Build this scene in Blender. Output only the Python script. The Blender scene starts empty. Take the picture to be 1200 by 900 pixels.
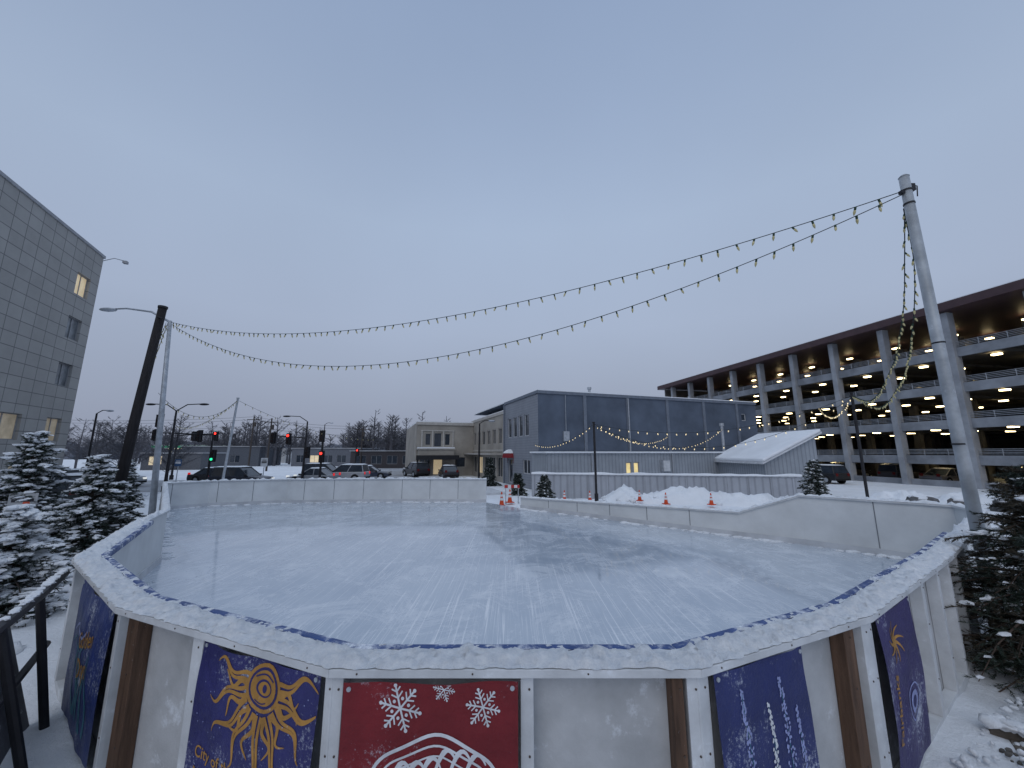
import bpy, bmesh, math, random
from mathutils import Vector, Matrix, noise
random.seed(7)
sc = bpy.context.scene
COL = sc.collection
R = random.random
def U(a,b): return a+(b-a)*random.random()

# ------------------------------------------------------------------ helpers
class MB:
    def __init__(s):
        s.v=[]; s.f=[]; s.mi=[]; s.M=Matrix.Identity(4)
    def add(s,vs,fs,m=0):
        b=len(s.v)
        for p in vs: s.v.append(tuple(s.M@Vector(p)))
        for f in fs:
            s.f.append(tuple(b+i for i in f)); s.mi.append(m)
    def raw(s,vs,fs,m=0):
        b=len(s.v); s.v.extend(vs)
        for f in fs:
            s.f.append(tuple(b+i for i in f)); s.mi.append(m)
    def box(s,x0,x1,y0,y1,z0,z1,m=0):
        vs=[(x0,y0,z0),(x1,y0,z0),(x1,y1,z0),(x0,y1,z0),(x0,y0,z1),(x1,y0,z1),(x1,y1,z1),(x0,y1,z1)]
        s.add(vs,[(0,3,2,1),(4,5,6,7),(0,1,5,4),(1,2,6,5),(2,3,7,6),(3,0,4,7)],m)
    def cbox(s,c,sz,m=0):
        s.box(c[0]-sz[0]/2,c[0]+sz[0]/2,c[1]-sz[1]/2,c[1]+sz[1]/2,c[2]-sz[2]/2,c[2]+sz[2]/2,m)
    def quad(s,a,b,c,d,m=0): s.add([a,b,c,d],[(0,1,2,3)],m)
    def tube(s,pts,rad,n=8,m=0,cap=True):
        pts=[Vector(p) for p in pts]
        if not isinstance(rad,(list,tuple)): rad=[rad]*len(pts)
        vs=[];fs=[]
        for i,p in enumerate(pts):
            t=(pts[min(i+1,len(pts)-1)]-pts[max(i-1,0)])
            if t.length<1e-6: t=Vector((0,0,1))
            t.normalize()
            a=Vector((0,0,1)) if abs(t.z)<.9 else Vector((1,0,0))
            u=t.cross(a).normalized(); w=t.cross(u)
            for k in range(n):
                an=2*math.pi*k/n
                vs.append(tuple(p+(u*math.cos(an)+w*math.sin(an))*rad[i]))
        for i in range(len(pts)-1):
            for k in range(n):
                a=i*n+k; b=i*n+(k+1)%n
                fs.append((a,b,b+n,a+n))
        if cap:
            fs.append(tuple(range(n))[::-1]); fs.append(tuple((len(pts)-1)*n+k for k in range(n)))
        s.add(vs,fs,m)
def _ico(sub):
    bm=bmesh.new(); bmesh.ops.create_icosphere(bm,subdivisions=sub,radius=1)
    vs=[tuple(v.co) for v in bm.verts]; fs=[tuple(v.index for v in f.verts) for f in bm.faces]; bm.free()
    return vs,fs
ICO1=_ico(1); ICO2=_ico(2); ICO3=_ico(3)
def lump(mb,c,sx,sy,sz,m=0,ico=ICO2,amp=.2,rot=0,fr=1.5):
    c=Vector(c); cr,sr=math.cos(rot),math.sin(rot); o=Vector((R()*50,R()*50,R()*50)); vs=[]
    for p in ico[0]:
        k=1+amp*noise.noise(Vector(p)*fr+o)*1.6
        x,y,z=p[0]*sx*k,p[1]*sy*k,p[2]*sz*k
        vs.append((c.x+x*cr-y*sr,c.y+x*sr+y*cr,c.z+z))
    mb.raw(vs,ico[1],m)

def obj(name,mb,mats,parent=None,matrix=None,smooth=False,bevel=0,recalc=True):
    me=bpy.data.meshes.new(name)
    me.from_pydata(mb.v,[],mb.f)
    if not isinstance(mats,(list,tuple)): mats=[mats]
    for m in mats: me.materials.append(m)
    me.polygons.foreach_set('material_index',mb.mi)
    if recalc and len(mb.f)<60000:
        bm=bmesh.new(); bm.from_mesh(me); bmesh.ops.recalc_face_normals(bm,faces=bm.faces); bm.to_mesh(me); bm.free()
    if smooth: me.polygons.foreach_set('use_smooth',[True]*len(me.polygons))
    me.update()
    o=bpy.data.objects.new(name,me); COL.objects.link(o)
    if parent is not None: o.parent=parent
    if matrix is not None: o.matrix_local=matrix
    if bevel:
        b=o.modifiers.new('bevel','BEVEL'); b.width=bevel; b.segments=2; b.limit_method='ANGLE'
    return o
def empty(name,matrix=None):
    e=bpy.data.objects.new(name,None); COL.objects.link(e); e.empty_display_size=.2
    if matrix is not None: e.matrix_world=matrix
    return e
def frame(o,n):
    """local -y = outward normal n, local x along the wall"""
    n=Vector((n[0],n[1],0)).normalized(); y=-n; x=Vector((y.y,-y.x,0))
    return Matrix(((x.x,y.x,0,o[0]),(x.y,y.y,0,o[1]),(0,0,1,o[2]),(0,0,0,1)))
def place(o,ang=0):
    return Matrix.Translation(Vector(o))@Matrix.Rotation(ang,4,'Z')

# ------------------------------------------------------------------ materials
def base(name):
    m=bpy.data.materials.new(name); m.use_nodes=True
    nt=m.node_tree; b=nt.nodes['Principled BSDF']; return m,nt,b
def L(nt,a,b): nt.links.new(a,b)
def noiset(nt,vec,scale,detail=5,rough=.6,dist=0):
    n=nt.nodes.new('ShaderNodeTexNoise'); n.inputs['Scale'].default_value=scale
    n.inputs['Detail'].default_value=detail; n.inputs['Roughness'].default_value=rough
    n.inputs['Distortion'].default_value=dist
    L(nt,vec,n.inputs['Vector']); return n.outputs['Fac']
def mrange(nt,f,a,b,c,d):
    n=nt.nodes.new('ShaderNodeMapRange'); n.inputs[1].default_value=a; n.inputs[2].default_value=b
    n.inputs[3].default_value=c; n.inputs[4].default_value=d; L(nt,f,n.inputs[0]); return n.outputs[0]
def mixc(nt,fac,a,b,mode='MIX'):
    n=nt.nodes.new('ShaderNodeMix'); n.data_type='RGBA'; n.blend_type=mode
    if isinstance(fac,(int,float)): n.inputs[0].default_value=fac
    else: L(nt,fac,n.inputs[0])
    for i,x in ((6,a),(7,b)):
        if isinstance(x,(tuple,list)): n.inputs[i].default_value=(*x[:3],1)
        else: L(nt,x,n.inputs[i])
    return n.outputs[2]
def coord(nt,sc3=(1,1,1)):
    t=nt.nodes.new('ShaderNodeTexCoord'); mp=nt.nodes.new('ShaderNodeMapping')
    mp.inputs['Scale'].default_value=sc3; L(nt,t.outputs['Object'],mp.inputs['Vector']); return mp.outputs[0]
def setbump(nt,b,f,st,dist=.02):
    n=nt.nodes.new('ShaderNodeBump'); n.inputs['Strength'].default_value=st; n.inputs['Distance'].default_value=dist
    L(nt,f,n.inputs['Height']); L(nt,n.outputs[0],b.inputs['Normal'])
_mc={}
def M(name,col,rough=.7,var=.18,scale=4,bump=.15,bscale=40,frost=0,fscale=7,metal=0,emit=0,spec=.3,st=(1,1,1),bd=.01):
    if name in _mc: return _mc[name]
    m,nt,b=base(name); v=coord(nt,st)
    f=noiset(nt,v,scale); f2=mrange(nt,f,.3,.7,1-var,1+var*.6)
    c=nt.nodes.new('ShaderNodeCombineColor'); 
    for i in range(3): L(nt,f2,c.inputs[i])
    colr=mixc(nt,1.0,col,c.outputs[0],'MULTIPLY')
    if frost>0:
        v2=coord(nt); g=noiset(nt,v2,fscale,9,.75); lo=.72-.45*frost
        gf=mrange(nt,g,lo,lo+.16,0,1); colr=mixc(nt,gf,colr,(.78,.82,.87))
        rr=mrange(nt,gf,0,1,rough,.9); L(nt,rr,b.inputs['Roughness'])
    else:
        b.inputs['Roughness'].default_value=rough
    L(nt,colr,b.inputs['Base Color'])
    b.inputs['Metallic'].default_value=metal; b.inputs['Specular IOR Level'].default_value=spec
    if emit:
        b.inputs['Emission Color'].default_value=(*col,1); b.inputs['Emission Strength'].default_value=emit
    if bump: setbump(nt,b,noiset(nt,v,bscale,6,.65),bump,bd)
    _mc[name]=m; return m

def snow_mat(name,col=(.83,.86,.90),dirt=0,bs=1.2):
    m,nt,b=base(name); v=coord(nt)
    n1=noiset(nt,v,.6,6,.6); n2=noiset(nt,v,14,8,.7)
    c=mixc(nt,mrange(nt,n1,.35,.7,0,1),col,tuple(x*.88 for x in col))
    if dirt: c=mixc(nt,mrange(nt,noiset(nt,v,.25,8,.7),.42,.62,0,dirt),c,(.22,.21,.21))
    L(nt,c,b.inputs['Base Color']); b.inputs['Roughness'].default_value=.85
    b.inputs['Specular IOR Level'].default_value=.2
    setbump(nt,b,n2,.75,.04*bs)
    return m
SNOW=snow_mat('snow'); SNOWD=snow_mat('street_snow',(.44,.46,.49),.7)
def frost_mat():
    m,nt,b=base('frost_snow'); v=coord(nt)
    L(nt,mixc(nt,mrange(nt,noiset(nt,v,16,9,.8),.35,.65,0,1),(.91,.93,.95),(.64,.69,.76)),b.inputs['Base Color'])
    b.inputs['Roughness'].default_value=.8
    setbump(nt,b,noiset(nt,v,90,8,.8),1.0,.014); return m
FROST=frost_mat()
def ice_mat():
    m,nt,b=base('rink_ice'); v=coord(nt)
    n1=noiset(nt,v,.30,8,.62,.8); n2=noiset(nt,v,1.1,11,.78,.7); n3=noiset(nt,v,7,10,.82)
    c=mixc(nt,mrange(nt,n1,.34,.66,0,1),(.34,.41,.50),(.50,.56,.63))
    fm=mrange(nt,n2,.49,.68,0,.75)
    c=mixc(nt,fm,c,(.76,.79,.83))
    n4=noiset(nt,coord(nt,(1.2,.45,1)),3.2,10,.8,1.2)
    c=mixc(nt,mrange(nt,n4,.56,.68,0,.6),c,(.80,.83,.87))
    c=mixc(nt,mrange(nt,n3,.57,.72,0,.55),c,(.84,.86,.89))
    for ang,scl in ((.4,5),(1.3,4),(2.3,6),(2.9,8),(.9,9)):
        t=nt.nodes.new('ShaderNodeTexCoord'); mp=nt.nodes.new('ShaderNodeMapping')
        mp.inputs['Rotation'].default_value=(0,0,ang); mp.inputs['Scale'].default_value=(scl*7,.35,1)
        L(nt,t.outputs['Object'],mp.inputs['Vector'])
        g=noiset(nt,mp.outputs[0],1.0,4,.6,.7)
        gg=mrange(nt,g,.62,.67,0,.55); c=mixc(nt,gg,c,(.88,.90,.93))
    L(nt,c,b.inputs['Base Color'])
    L(nt,mrange(nt,n2,.42,.66,.10,.48),b.inputs['Roughness'])
    b.inputs['Specular IOR Level'].default_value=.6; b.inputs['IOR'].default_value=1.33
    b.inputs['Coat Weight'].default_value=.6; b.inputs['Coat Roughness'].default_value=.06
    setbump(nt,b,noiset(nt,v,.9,4,.45),.06,.02)
    return m
ICE=ice_mat()
def tile_mat(name,col,mort,w,h,off=0,var=.12,ms=.02):
    m,nt,b=base(name)
    t=nt.nodes.new('ShaderNodeTexCoord'); s=nt.nodes.new('ShaderNodeSeparateXYZ'); L(nt,t.outputs['Object'],s.inputs[0])
    ad=nt.nodes.new('ShaderNodeMath'); ad.operation='ADD'; L(nt,s.outputs[0],ad.inputs[0]); L(nt,s.outputs[1],ad.inputs[1])
    c=nt.nodes.new('ShaderNodeCombineXYZ'); L(nt,ad.outputs[0],c.inputs[0]); L(nt,s.outputs[2],c.inputs[1])
    br=nt.nodes.new('ShaderNodeTexBrick'); br.offset=off; L(nt,c.outputs[0],br.inputs['Vector'])
    br.inputs['Scale'].default_value=1; br.inputs['Brick Width'].default_value=w; br.inputs['Row Height'].default_value=h
    br.inputs['Mortar Size'].default_value=ms; br.inputs['Mortar Smooth'].default_value=.3
    br.inputs['Color1'].default_value=(*col,1); br.inputs['Color2'].default_value=(*[x*(1-var) for x in col],1)
    br.inputs['Mortar'].default_value=(*mort,1)
    g=noiset(nt,t.outputs['Object'],.5,7,.65); gm=mrange(nt,g,.3,.7,.88,1.08)
    cc=nt.nodes.new('ShaderNodeCombineColor')
    for i in range(3): L(nt,gm,cc.inputs[i])
    L(nt,mixc(nt,1.0,br.outputs['Color'],cc.outputs[0],'MULTIPLY'),b.inputs['Base Color'])
    b.inputs['Roughness'].default_value=.75
    setbump(nt,b,br.outputs['Fac'],-.4,.02)
    return m
def siding_mat(name,col,period,axis='X',var=.25,rough=.55):
    m,nt,b=base(name); t=nt.nodes.new('ShaderNodeTexCoord')
    s=nt.nodes.new('ShaderNodeSeparateXYZ'); L(nt,t.outputs['Object'],s.inputs[0])
    c=nt.nodes.new('ShaderNodeCombineXYZ')
    if axis=='Z': L(nt,s.outputs[2],c.inputs[0])
    else:
        ad=nt.nodes.new('ShaderNodeMath'); ad.operation='ADD'; L(nt,s.outputs[0],ad.inputs[0]); L(nt,s.outputs[1],ad.inputs[1]); L(nt,ad.outputs[0],c.inputs[0])
    w=nt.nodes.new('ShaderNodeTexWave'); w.wave_type='BANDS'; w.bands_direction='X'; w.wave_profile='SAW' if axis=='Z' else 'SIN'
    w.inputs['Scale'].default_value=(1/period)*(2*math.pi/20)
    L(nt,c.outputs[0],w.inputs['Vector'])
    f=mrange(nt,w.outputs['Fac'],0,.35,1-var,1)
    g=noiset(nt,t.outputs['Object'],.7,7,.7); f2=mrange(nt,g,.3,.7,.85,1.1)
    mu=nt.nodes.new('ShaderNodeMath'); mu.operation='MULTIPLY'; L(nt,f,mu.inputs[0]); L(nt,f2,mu.inputs[1])
    cc=nt.nodes.new('ShaderNodeCombineColor')
    for i in range(3): L(nt,mu.outputs[0],cc.inputs[i])
    L(nt,mixc(nt,1.0,col,cc.outputs[0],'MULTIPLY'),b.inputs['Base Color'])
    b.inputs['Roughness'].default_value=rough
    setbump(nt,b,w.outputs['Fac'],.4,.03)
    return m

GLASS=M('window_glass',(.035,.045,.06),.08,.3,2,0,spec=.6)
GLASSL=M('lit_window',(1,.80,.50),.4,.35,1.2,0,emit=.25)
GLASSD=M('dim_lit_window',(.50,.42,.30),.4,.5,1.0,0,emit=.16)
WARM=M('lamp_glow',(1,.78,.42),.4,0,3,0,emit=8)
CONC=M('concrete',(.34,.35,.37),.8,.2,1.2,.2,30)
STEEL=M('galvanized_steel',(.42,.45,.49),.45,.25,6,.1,60,metal=.3)
DARKP=M('dark_metal',(.022,.022,.026),.5,.3,8,.1)
WPAINT=M('white_paint_wood',(.60,.62,.64),.65,.22,3,.3,40,frost=.30,fscale=6)
WOOD=M('brown_wood',(.12,.07,.045),.75,.55,3,.5,25,frost=.18,fscale=18,st=(6,6,.6))
RUBBER=M('rubber',(.015,.015,.016),.85,.2,8,.1)
PLY=M('plywood_panel',(.46,.47,.48),.75,.24,2.5,.35,40,frost=.32,fscale=4)
FARP=M('rink_side_panel',(.68,.70,.71),.55,.14,1.2,.15,40,frost=.25,fscale=3)

# ------------------------------------------------------------------ terrain
def sstep(a,b,x):
    t=min(1,max(0,(x-a)/(b-a))); return t*t*(3-2*t)
def gz(x,y):
    r=math.hypot(x,y); return -.25-.65*sstep(19,27,r)
def axis_vals():
    a=[];x=0;st=.22
    while x<1800:
        a.append(x); 
        if x>9: st*=1.04 if x<24 else 1.13
        x+=st
    return sorted(set([-q for q in a]+a))
ax=axis_vals(); mb=MB(); n=len(ax); vs=[]
for y in ax:
    for x in ax:
        r=math.hypot(x,y); k=1-sstep(24,34,r)
        z=gz(x,y)+(k*(.11*noise.noise(Vector((x*.9,y*.9,0)))+.07*noise.noise(Vector((x*2.3,y*2.3,5)))+.03*abs(noise.noise(Vector((x*6,y*6,9))))) if k>0 else 0)
        vs.append((x,y,z))
fs=[(j*n+i,j*n+i+1,(j+1)*n+i+1,(j+1)*n+i) for j in range(n-1) for i in range(n-1)]
mb.raw(vs,fs,0); obj('ground',mb,[SNOW],smooth=True,recalc=False)

Z0=-.9
d1=Vector((-.33,.944,0)); d2=Vector((.944,.33,0))
mb=MB(); mb.box(-220,-7.5,29.5,43,Z0-.3,Z0+.006); obj('road',mb,SNOWD)
mb=MB(); mb.M=frame((-4.2,27.5,0),(d2.x*-1,d2.y*-1)); mb.box(-170,0,-9,-.0,Z0-.3,Z0+.012); obj('road',mb,SNOWD)
mb=MB(); mb.M=frame((-4.2,27.5,0),(-d2.x,-d2.y)); mb.box(-80,0,.15,4.0,Z0-.3,Z0+.13); mb.box(-80,0,0,.148,Z0-.3,Z0+.14); obj('pavement',mb,M('pavement_snow',(.6,.62,.65),.85,.2,2,.3,20,bd=.03))
mb=MB(); mb.box(-220,-12,26.8,29.3,Z0-.3,Z0+.12); obj('pavement',mb,M('pavement_snow',(.6,.62,.65)))
mb=MB()
for i in range(22): mb.box(-210+9*i,-207+9*i,36.2,36.35,Z0+.016,Z0+.020)
obj('road_marking',mb,M('road_paint',(.6,.58,.45),.7))

# ------------------------------------------------------------------ rink
def V2(p): return Vector((p[0],p[1],0))
loop=[(-1.1,17.2,.97),(-5.2,17.35,.97),(-9.6,16.95,.97),(-12.2,16.0,.97),(-13.1,14.75,.97),(-6.95,7.85,.97),
      (-6.24,6.61,.97),(-4.74,4.40,.97),(-2.935,3.087,.97),(-.968,2.26,.97),(1.0,2.26,.97),(2.525,2.937,.97),
      (4.85,4.50,.97),(6.3,5.55,.98),(8.45,7.05,1.08),(8.62,7.7,1.1),(6.89,9.5,1.1),(5.89,10.34,.6),(.43,15.4,.40)]
N=len(loop); P=[V2(p) for p in loop]; HT=[p[2] for p in loop]
def inw(i):
    d=(P[i+1]-P[i]).normalized(); return Vector((-d.y,d.x,0))
def offs(i,d):
    if i==0: nn=inw(0); return P[0]+nn*d
    if i==N-1: nn=inw(N-2); return P[i]+nn*d
    a=inw(i-1); b=inw(i); m=(a+b).normalized(); return P[i]+m*(d/max(.5,m.dot(a)))
mb=MB(); ring=[tuple(offs(i,.16)) for i in range(N)]
mb.add([(p[0],p[1],0.0) for p in ring],[tuple(range(N))],0)
obj('ice_rink',mb,ICE)
rink=empty('rink_boards')
BLUE=M('blue_cap_rail',(.04,.08,.23),.5,.3,6,.3,60,frost=.50,fscale=7)
capw=MB(); pan=MB(); blu=MB(); fro=MB(); stud=MB(); wood=MB()
def strip(mbx,i,o0,o1,zlo,zhi,m=0):
    a0,b0=offs(i,o0),offs(i+1,o0); a1,b1=offs(i,o1),offs(i+1,o1)
    za,zb=HT[i],HT[i+1]
    v=[]
    for (p,h) in ((a0,za),(b0,zb),(b1,zb),(a1,za)): v.append((p.x,p.y,zlo(h)))
    for (p,h) in ((a0,za),(b0,zb),(b1,zb),(a1,za)): v.append((p.x,p.y,zhi(h)))
    mbx.add(v,[(0,3,2,1),(4,5,6,7),(0,1,5,4),(1,2,6,5),(2,3,7,6),(3,0,4,7)],m)
def frosttop(i,o0,o1,amp,lift,nu=None,nv=9,thr=.35,wamp=.014):
    a0,b0=offs(i,o0),offs(i+1,o0); a1,b1=offs(i,o1),offs(i+1,o1)
    Ls=(b0-a0).length; nu=nu or max(8,int(Ls/.02)); v=[];f=[]
    dd=(b0-a0).normalized(); nrm=Vector((-dd.y,dd.x,0))
    for j in range(nu+1):
        for k in range(nv+1):
            s=j/nu;t=k/nv
            p=(a0.lerp(b0,s)).lerp(a1.lerp(b1,s),t)
            edge=min(t,1-t)*2
            w=wamp*(noise.noise(Vector((p.x*14,p.y*14,k)))+.6*noise.noise(Vector((p.x*40,p.y*40,k))))
            hh=noise.noise(Vector((p.x*6,p.y*6,3)))+.7*noise.noise(Vector((p.x*19,p.y*19,1)))+.45*noise.noise(Vector((p.x*48,p.y*48,1)))
            z=HT[i]+(HT[i+1]-HT[i])*s+lift+amp*max(-.2,hh+thr)*min(1,edge*3)
            ww=w if 0<s<1 else 0
            v.append((p.x+nrm.x*ww,p.y+nrm.y*ww,z))
    w_=nv+1
    for j in range(nu):
        for k in range(nv):
            a=j*w_+k; f.append((a,a+1,a+w_+1,a+w_))
    fro.raw(v,f,0)
NEAR=range(6,13)
for i in range(N-1):
    near=i in NEAR
    if near:
        strip(capw,i,0,.205,lambda h:h-.042,lambda h:h)
        strip(blu,i,.208,.268,lambda h:h-.06,lambda h:h+.008)
        frosttop(i,.000,.204,.042,.005,thr=.45,wamp=.018)
        frosttop(i,.205,.262,.016,.0045,nv=5,thr=-.05)
        strip(pan,i,.13,.15,lambda h:-.28,lambda h:h-.044)
        strip(pan,i,.1505,.154,lambda h:-.0,lambda h:h-.05,3)
        strip(wood,i,.04,.128,lambda h:-.27,lambda h:-.19,1)
    else:
        strip(capw,i,.05,.19,lambda h:h-.035,lambda h:h)
        frosttop(i,.050,.19,.055,.004,nu=max(6,int((P[i+1]-P[i]).length/.06)),nv=6,thr=.5)
        strip(pan,i,.13,.15,lambda h:-.28,lambda h:h-.037,3)
        strip(pan,i,.152,.17,lambda h:0.0,lambda h:.12,1)
        d=(P[i+1]-P[i]); Ls=d.length; d.normalize(); nn=inw(i); k=.0
        while k<Ls:
            p=P[i]+d*k; h=HT[i]+(HT[i+1]-HT[i])*k/Ls
            stud.M=frame((p.x,p.y,0),-nn); stud.box(0,.05,.055,.128,-.28,h-.04); k+=1.22
            if k<Ls-.3:
                q=P[i]+d*k+nn*.151; hh=HT[i]+(HT[i+1]-HT[i])*k/Ls
                pan.M=frame((q.x,q.y,0),-nn); pan.box(-.009,.009,0,.003,.13,hh-.04,2); pan.M=Matrix.Identity(4)
stud.M=Matrix.Identity(4)
items=[(9,'w',0.0,.035),(9,'w',.515,.55),(9,'b',.925,.955),(9,'w',.965,1.0),
 (8,'b',.06,.12),(8,'w',.425,.475),(8,'w',.975,1.0),
 (7,'w',.30,.36),(7,'w',.965,1.0),(7,'w',0,.04),
 (10,'w',0,.05),(10,'b',.82,.89),(10,'w',.95,1.0),
 (11,'w',0,.03),(11,'w',.36,.39),(11,'w',.55,.58),(11,'w',.78,.81),(11,'w',.975,1),
 (6,'w',.25,.29),(6,'w',.6,.64),(6,'w',.95,.99),(12,'w',.3,.35),(12,'w',.7,.75)]
screws=MB()
for i,k,s0,s1 in items:
    Ls=(P[i+1]-P[i]).length; mm=frame((P[i].x,P[i].y,0),-inw(i))
    t=wood if k=='b' else stud
    t.M=mm; t.box(s0*Ls,s1*Ls,.035,.128,-.19,HT[i]-.044); t.M=Matrix.Identity(4)
    screws.M=mm
    for z in (.86,.55,.1):
        xc=(s0+s1)/2*Ls+.012; screws.tube([(xc,.036,z),(xc,.031,z)],.006,6)
for i in NEAR:
    Ls=(P[i+1]-P[i]).length; screws.M=frame((P[i].x,P[i].y,0),-inw(i)); k=.15
    while k<Ls: screws.tube([(k,.0,.95),(k,-.003,.95)],.005,6); k+=.61
YEL=M('kick_plate',(.58,.60,.63),.5,.2,2,.1)
JNT=M('panel_joint',(.20,.21,.23),.8)
obj('cap_board',capw,WPAINT,rink,bevel=.004); obj('panels',pan,[PLY,YEL,JNT,FARP],rink); obj('blue_rail',blu,BLUE,rink,bevel=.012)
obj('frost_layer',fro,FROST,rink,smooth=True,recalc=False); obj('white_studs',stud,WPAINT,rink,bevel=.003); obj('wood_studs',wood,[WOOD,WPAINT],rink,bevel=.003)
obj('screws',screws,M('rusty_screw',(.08,.06,.05),.6),rink)

# ------------------------------------------------------------------ banners
def cloth_mat(name,col,frost):
    m,nt,b=base(name); v=coord(nt)
    c=mixc(nt,mrange(nt,noiset(nt,v,2.5,6,.6),.3,.7,0,1),tuple(x*.65 for x in col),tuple(x*1.15 for x in col))
    g1=noiset(nt,v,2.2,5,.6); g2=noiset(nt,v,45,6,.8)
    ad=nt.nodes.new('ShaderNodeMath'); ad.operation='ADD'; L(nt,g1,ad.inputs[0]); L(nt,g2,ad.inputs[1])
    lo=1.20-.35*frost; gf=mrange(nt,ad.outputs[0],lo,lo+.18,0,.75)
    c=mixc(nt,gf,c,(.66,.71,.80)); L(nt,c,b.inputs['Base Color'])
    L(nt,mrange(nt,gf,0,.75,.5,.9),b.inputs['Roughness']); b.inputs['Specular IOR Level'].default_value=.35
    setbump(nt,b,noiset(nt,v,8,7,.6),.8,.03); return m
class Banner:
    def __init__(s,i,s0,s1,top,bot,col,name='banner',amp=.014,frost=.3):
        s.Ls=(P[i+1]-P[i]).length; s.a0=s0*s.Ls; s.a1=s1*s.Ls; s.top=top; s.bot=bot; s.amp=amp; s.seed=i*3.7
        s.M=frame((P[i].x,P[i].y,0),-inw(i)); s.e=empty(name,s.M)
        mb=MB(); nu,nv=60,60; v=[];f=[]
        for j in range(nv+1):
            for k in range(nu+1):
                a=(s.a1-s.a0)*k/nu; b=(top-bot)*j/nv; v.append(s.pt(a,b,0))
        for j in range(nv):
            for k in range(nu):
                q=j*(nu+1)+k; f.append((q,q+1,q+nu+2,q+nu+1))
        mb.raw(v,f,0)
        obj('cloth',mb,cloth_mat('banner_cloth_'+str(i),col,frost),s.e,smooth=True,recalc=False)
        g=MB()
        for a in (.03,s.a1-s.a0-.03):
            x,y,z=s.pt(a,.03,-.004); g.tube([(x,y-.004,z),(x,y-.010,z)],.012,10)
        obj('grommets',g,STEEL,s.e)
        s.art={}
    def pt(s,a,b,out):
        w=s.a1-s.a0
        y=.016+s.amp*(noise.noise(Vector((a*3+s.seed,b*1.2,0)))*1.6+.6*noise.noise(Vector((a*8+s.seed,b*3,2))))
        y+= .012*math.sin((a*.9+b*.5+s.seed)*13)*max(0,.35-b)*2.2
        y+= -.02*math.sin(math.pi*min(1,b/1.2))
        return (s.a0+a,y-out,s.top-b+.008*math.cos(a/w*2*math.pi))
    def _m(s,key):
        if key not in s.art: s.art[key]=MB()
        return s.art[key]
    def stroke(s,pts,w,key,out=.003):
        m=s._m(key); pts=[Vector((p[0],p[1])) for p in pts]; v=[];f=[]
        if not isinstance(w,(list,tuple)): w=[w]*len(pts)
        W=s.a1-s.a0; H=s.top-s.bot
        for i,p in enumerate(pts):
            t=pts[min(i+1,len(pts)-1)]-pts[max(i-1,0)]
            if t.length<1e-6: t=Vector((1,0))
            t.normalize(); nn=Vector((-t.y,t.x))*w[i]/2
            for q in (p+nn,p-nn):
                v.append(s.pt(min(W-.003,max(.003,q.x)),min(H-.003,max(.003,q.y)),out))
        for i in range(len(pts)-1): f.append((2*i,2*i+1,2*i+3,2*i+2))
        m.raw(v,f,0)
    def disc(s,c,rx,ry,key,out=.003,n=24,rot=0):
        m=s._m(key); v=[s.pt(c[0],max(.003,c[1]),out)];f=[]
        W=s.a1-s.a0
        for ringi in (.5,1):
            for k in range(n):
                an=2*math.pi*k/n; x=math.cos(an)*rx*ringi; y=math.sin(an)*ry*ringi
                xx=c[0]+x*math.cos(rot)-y*math.sin(rot); yy=c[1]+x*math.sin(rot)+y*math.cos(rot)
                v.append(s.pt(min(W-.003,max(.003,xx)),max(.003,yy),out))
        for k in range(n):
            f.append((0,1+k,1+(k+1)%n)); f.append((1+k,1+n+k,1+n+(k+1)%n,1+(k+1)%n))
        m.raw(v,f,0)
    def text(s,txt,a,b,size,key,out=.004,rot=0):
        cu=bpy.data.curves.new('t','FONT'); cu.body=txt; cu.size=size; cu.resolution_u=3; cu.offset=size*.012
        o=bpy.data.objects.new('t',cu); COL.objects.link(o); bpy.context.view_layer.update()
        me=bpy.data.meshes.new_from_object(o.evaluated_get(bpy.context.evaluated_depsgraph_get()))
        m=s._m(key); H=s.top-s.bot; W=s.a1-s.a0; v=[]
        for q in me.vertices:
            x=q.co.x*math.cos(rot)-q.co.y*math.sin(rot); y=q.co.x*math.sin(rot)+q.co.y*math.cos(rot)
            v.append(s.pt(min(W-.003,a+x),min(H-.003,b-y),out))
        m.raw(v,[tuple(p.vertices) for p in me.polygons],0)
        bpy.data.objects.remove(o); 
    def finish(s):
        for k,m in s.art.items(): obj('artwork_'+k.name.split('_')[-1],m,k,s.e,recalc=False)
GOLD=M('print_gold',(.42,.22,.055),.6,.3,8,.3,30,frost=.26,fscale=14)
PWHITE=M('print_white',(.64,.66,.70),.6,.25,8,.2)
LILAC=M('print_lilac',(.30,.34,.60),.6,.3,8,.2,frost=.2)
TEAL=M('print_teal',(.06,.20,.28),.6,.2,8,.2,frost=.2)
PURP=(.034,.034,.15)
PPUR=M('print_purple',(.03,.03,.13),.6,.2,frost=.12)
b=Banner(8,.485,.965,.915,-.17,PURP,'sun_banner',frost=.30); W=b.a1-b.a0
cx,cy=.60*W,.13
b.disc((cx,cy),.150,.118,GOLD,.003)
b.disc((cx,cy),.128,.098,PPUR,.0040)
b.disc((cx,cy),.112,.084,GOLD,.0050)
b.disc((cx+.005,cy+.0),.070,.042,PPUR,.006)
b.disc((cx+.01,cy+.0),.058,.032,GOLD,.007)
b.disc((cx+.012,cy+.0),.020,.020,PPUR,.008)
b.stroke([(cx-.08+.16*k/12,cy-.045-.02*math.sin(math.pi*k/12)) for k in range(13)],.008,PPUR,.007)
b.stroke([(cx-.06+.10*k/12,cy+.062+.012*math.sin(math.pi*k/12)) for k in range(13)],.006,PPUR,.007)
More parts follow.
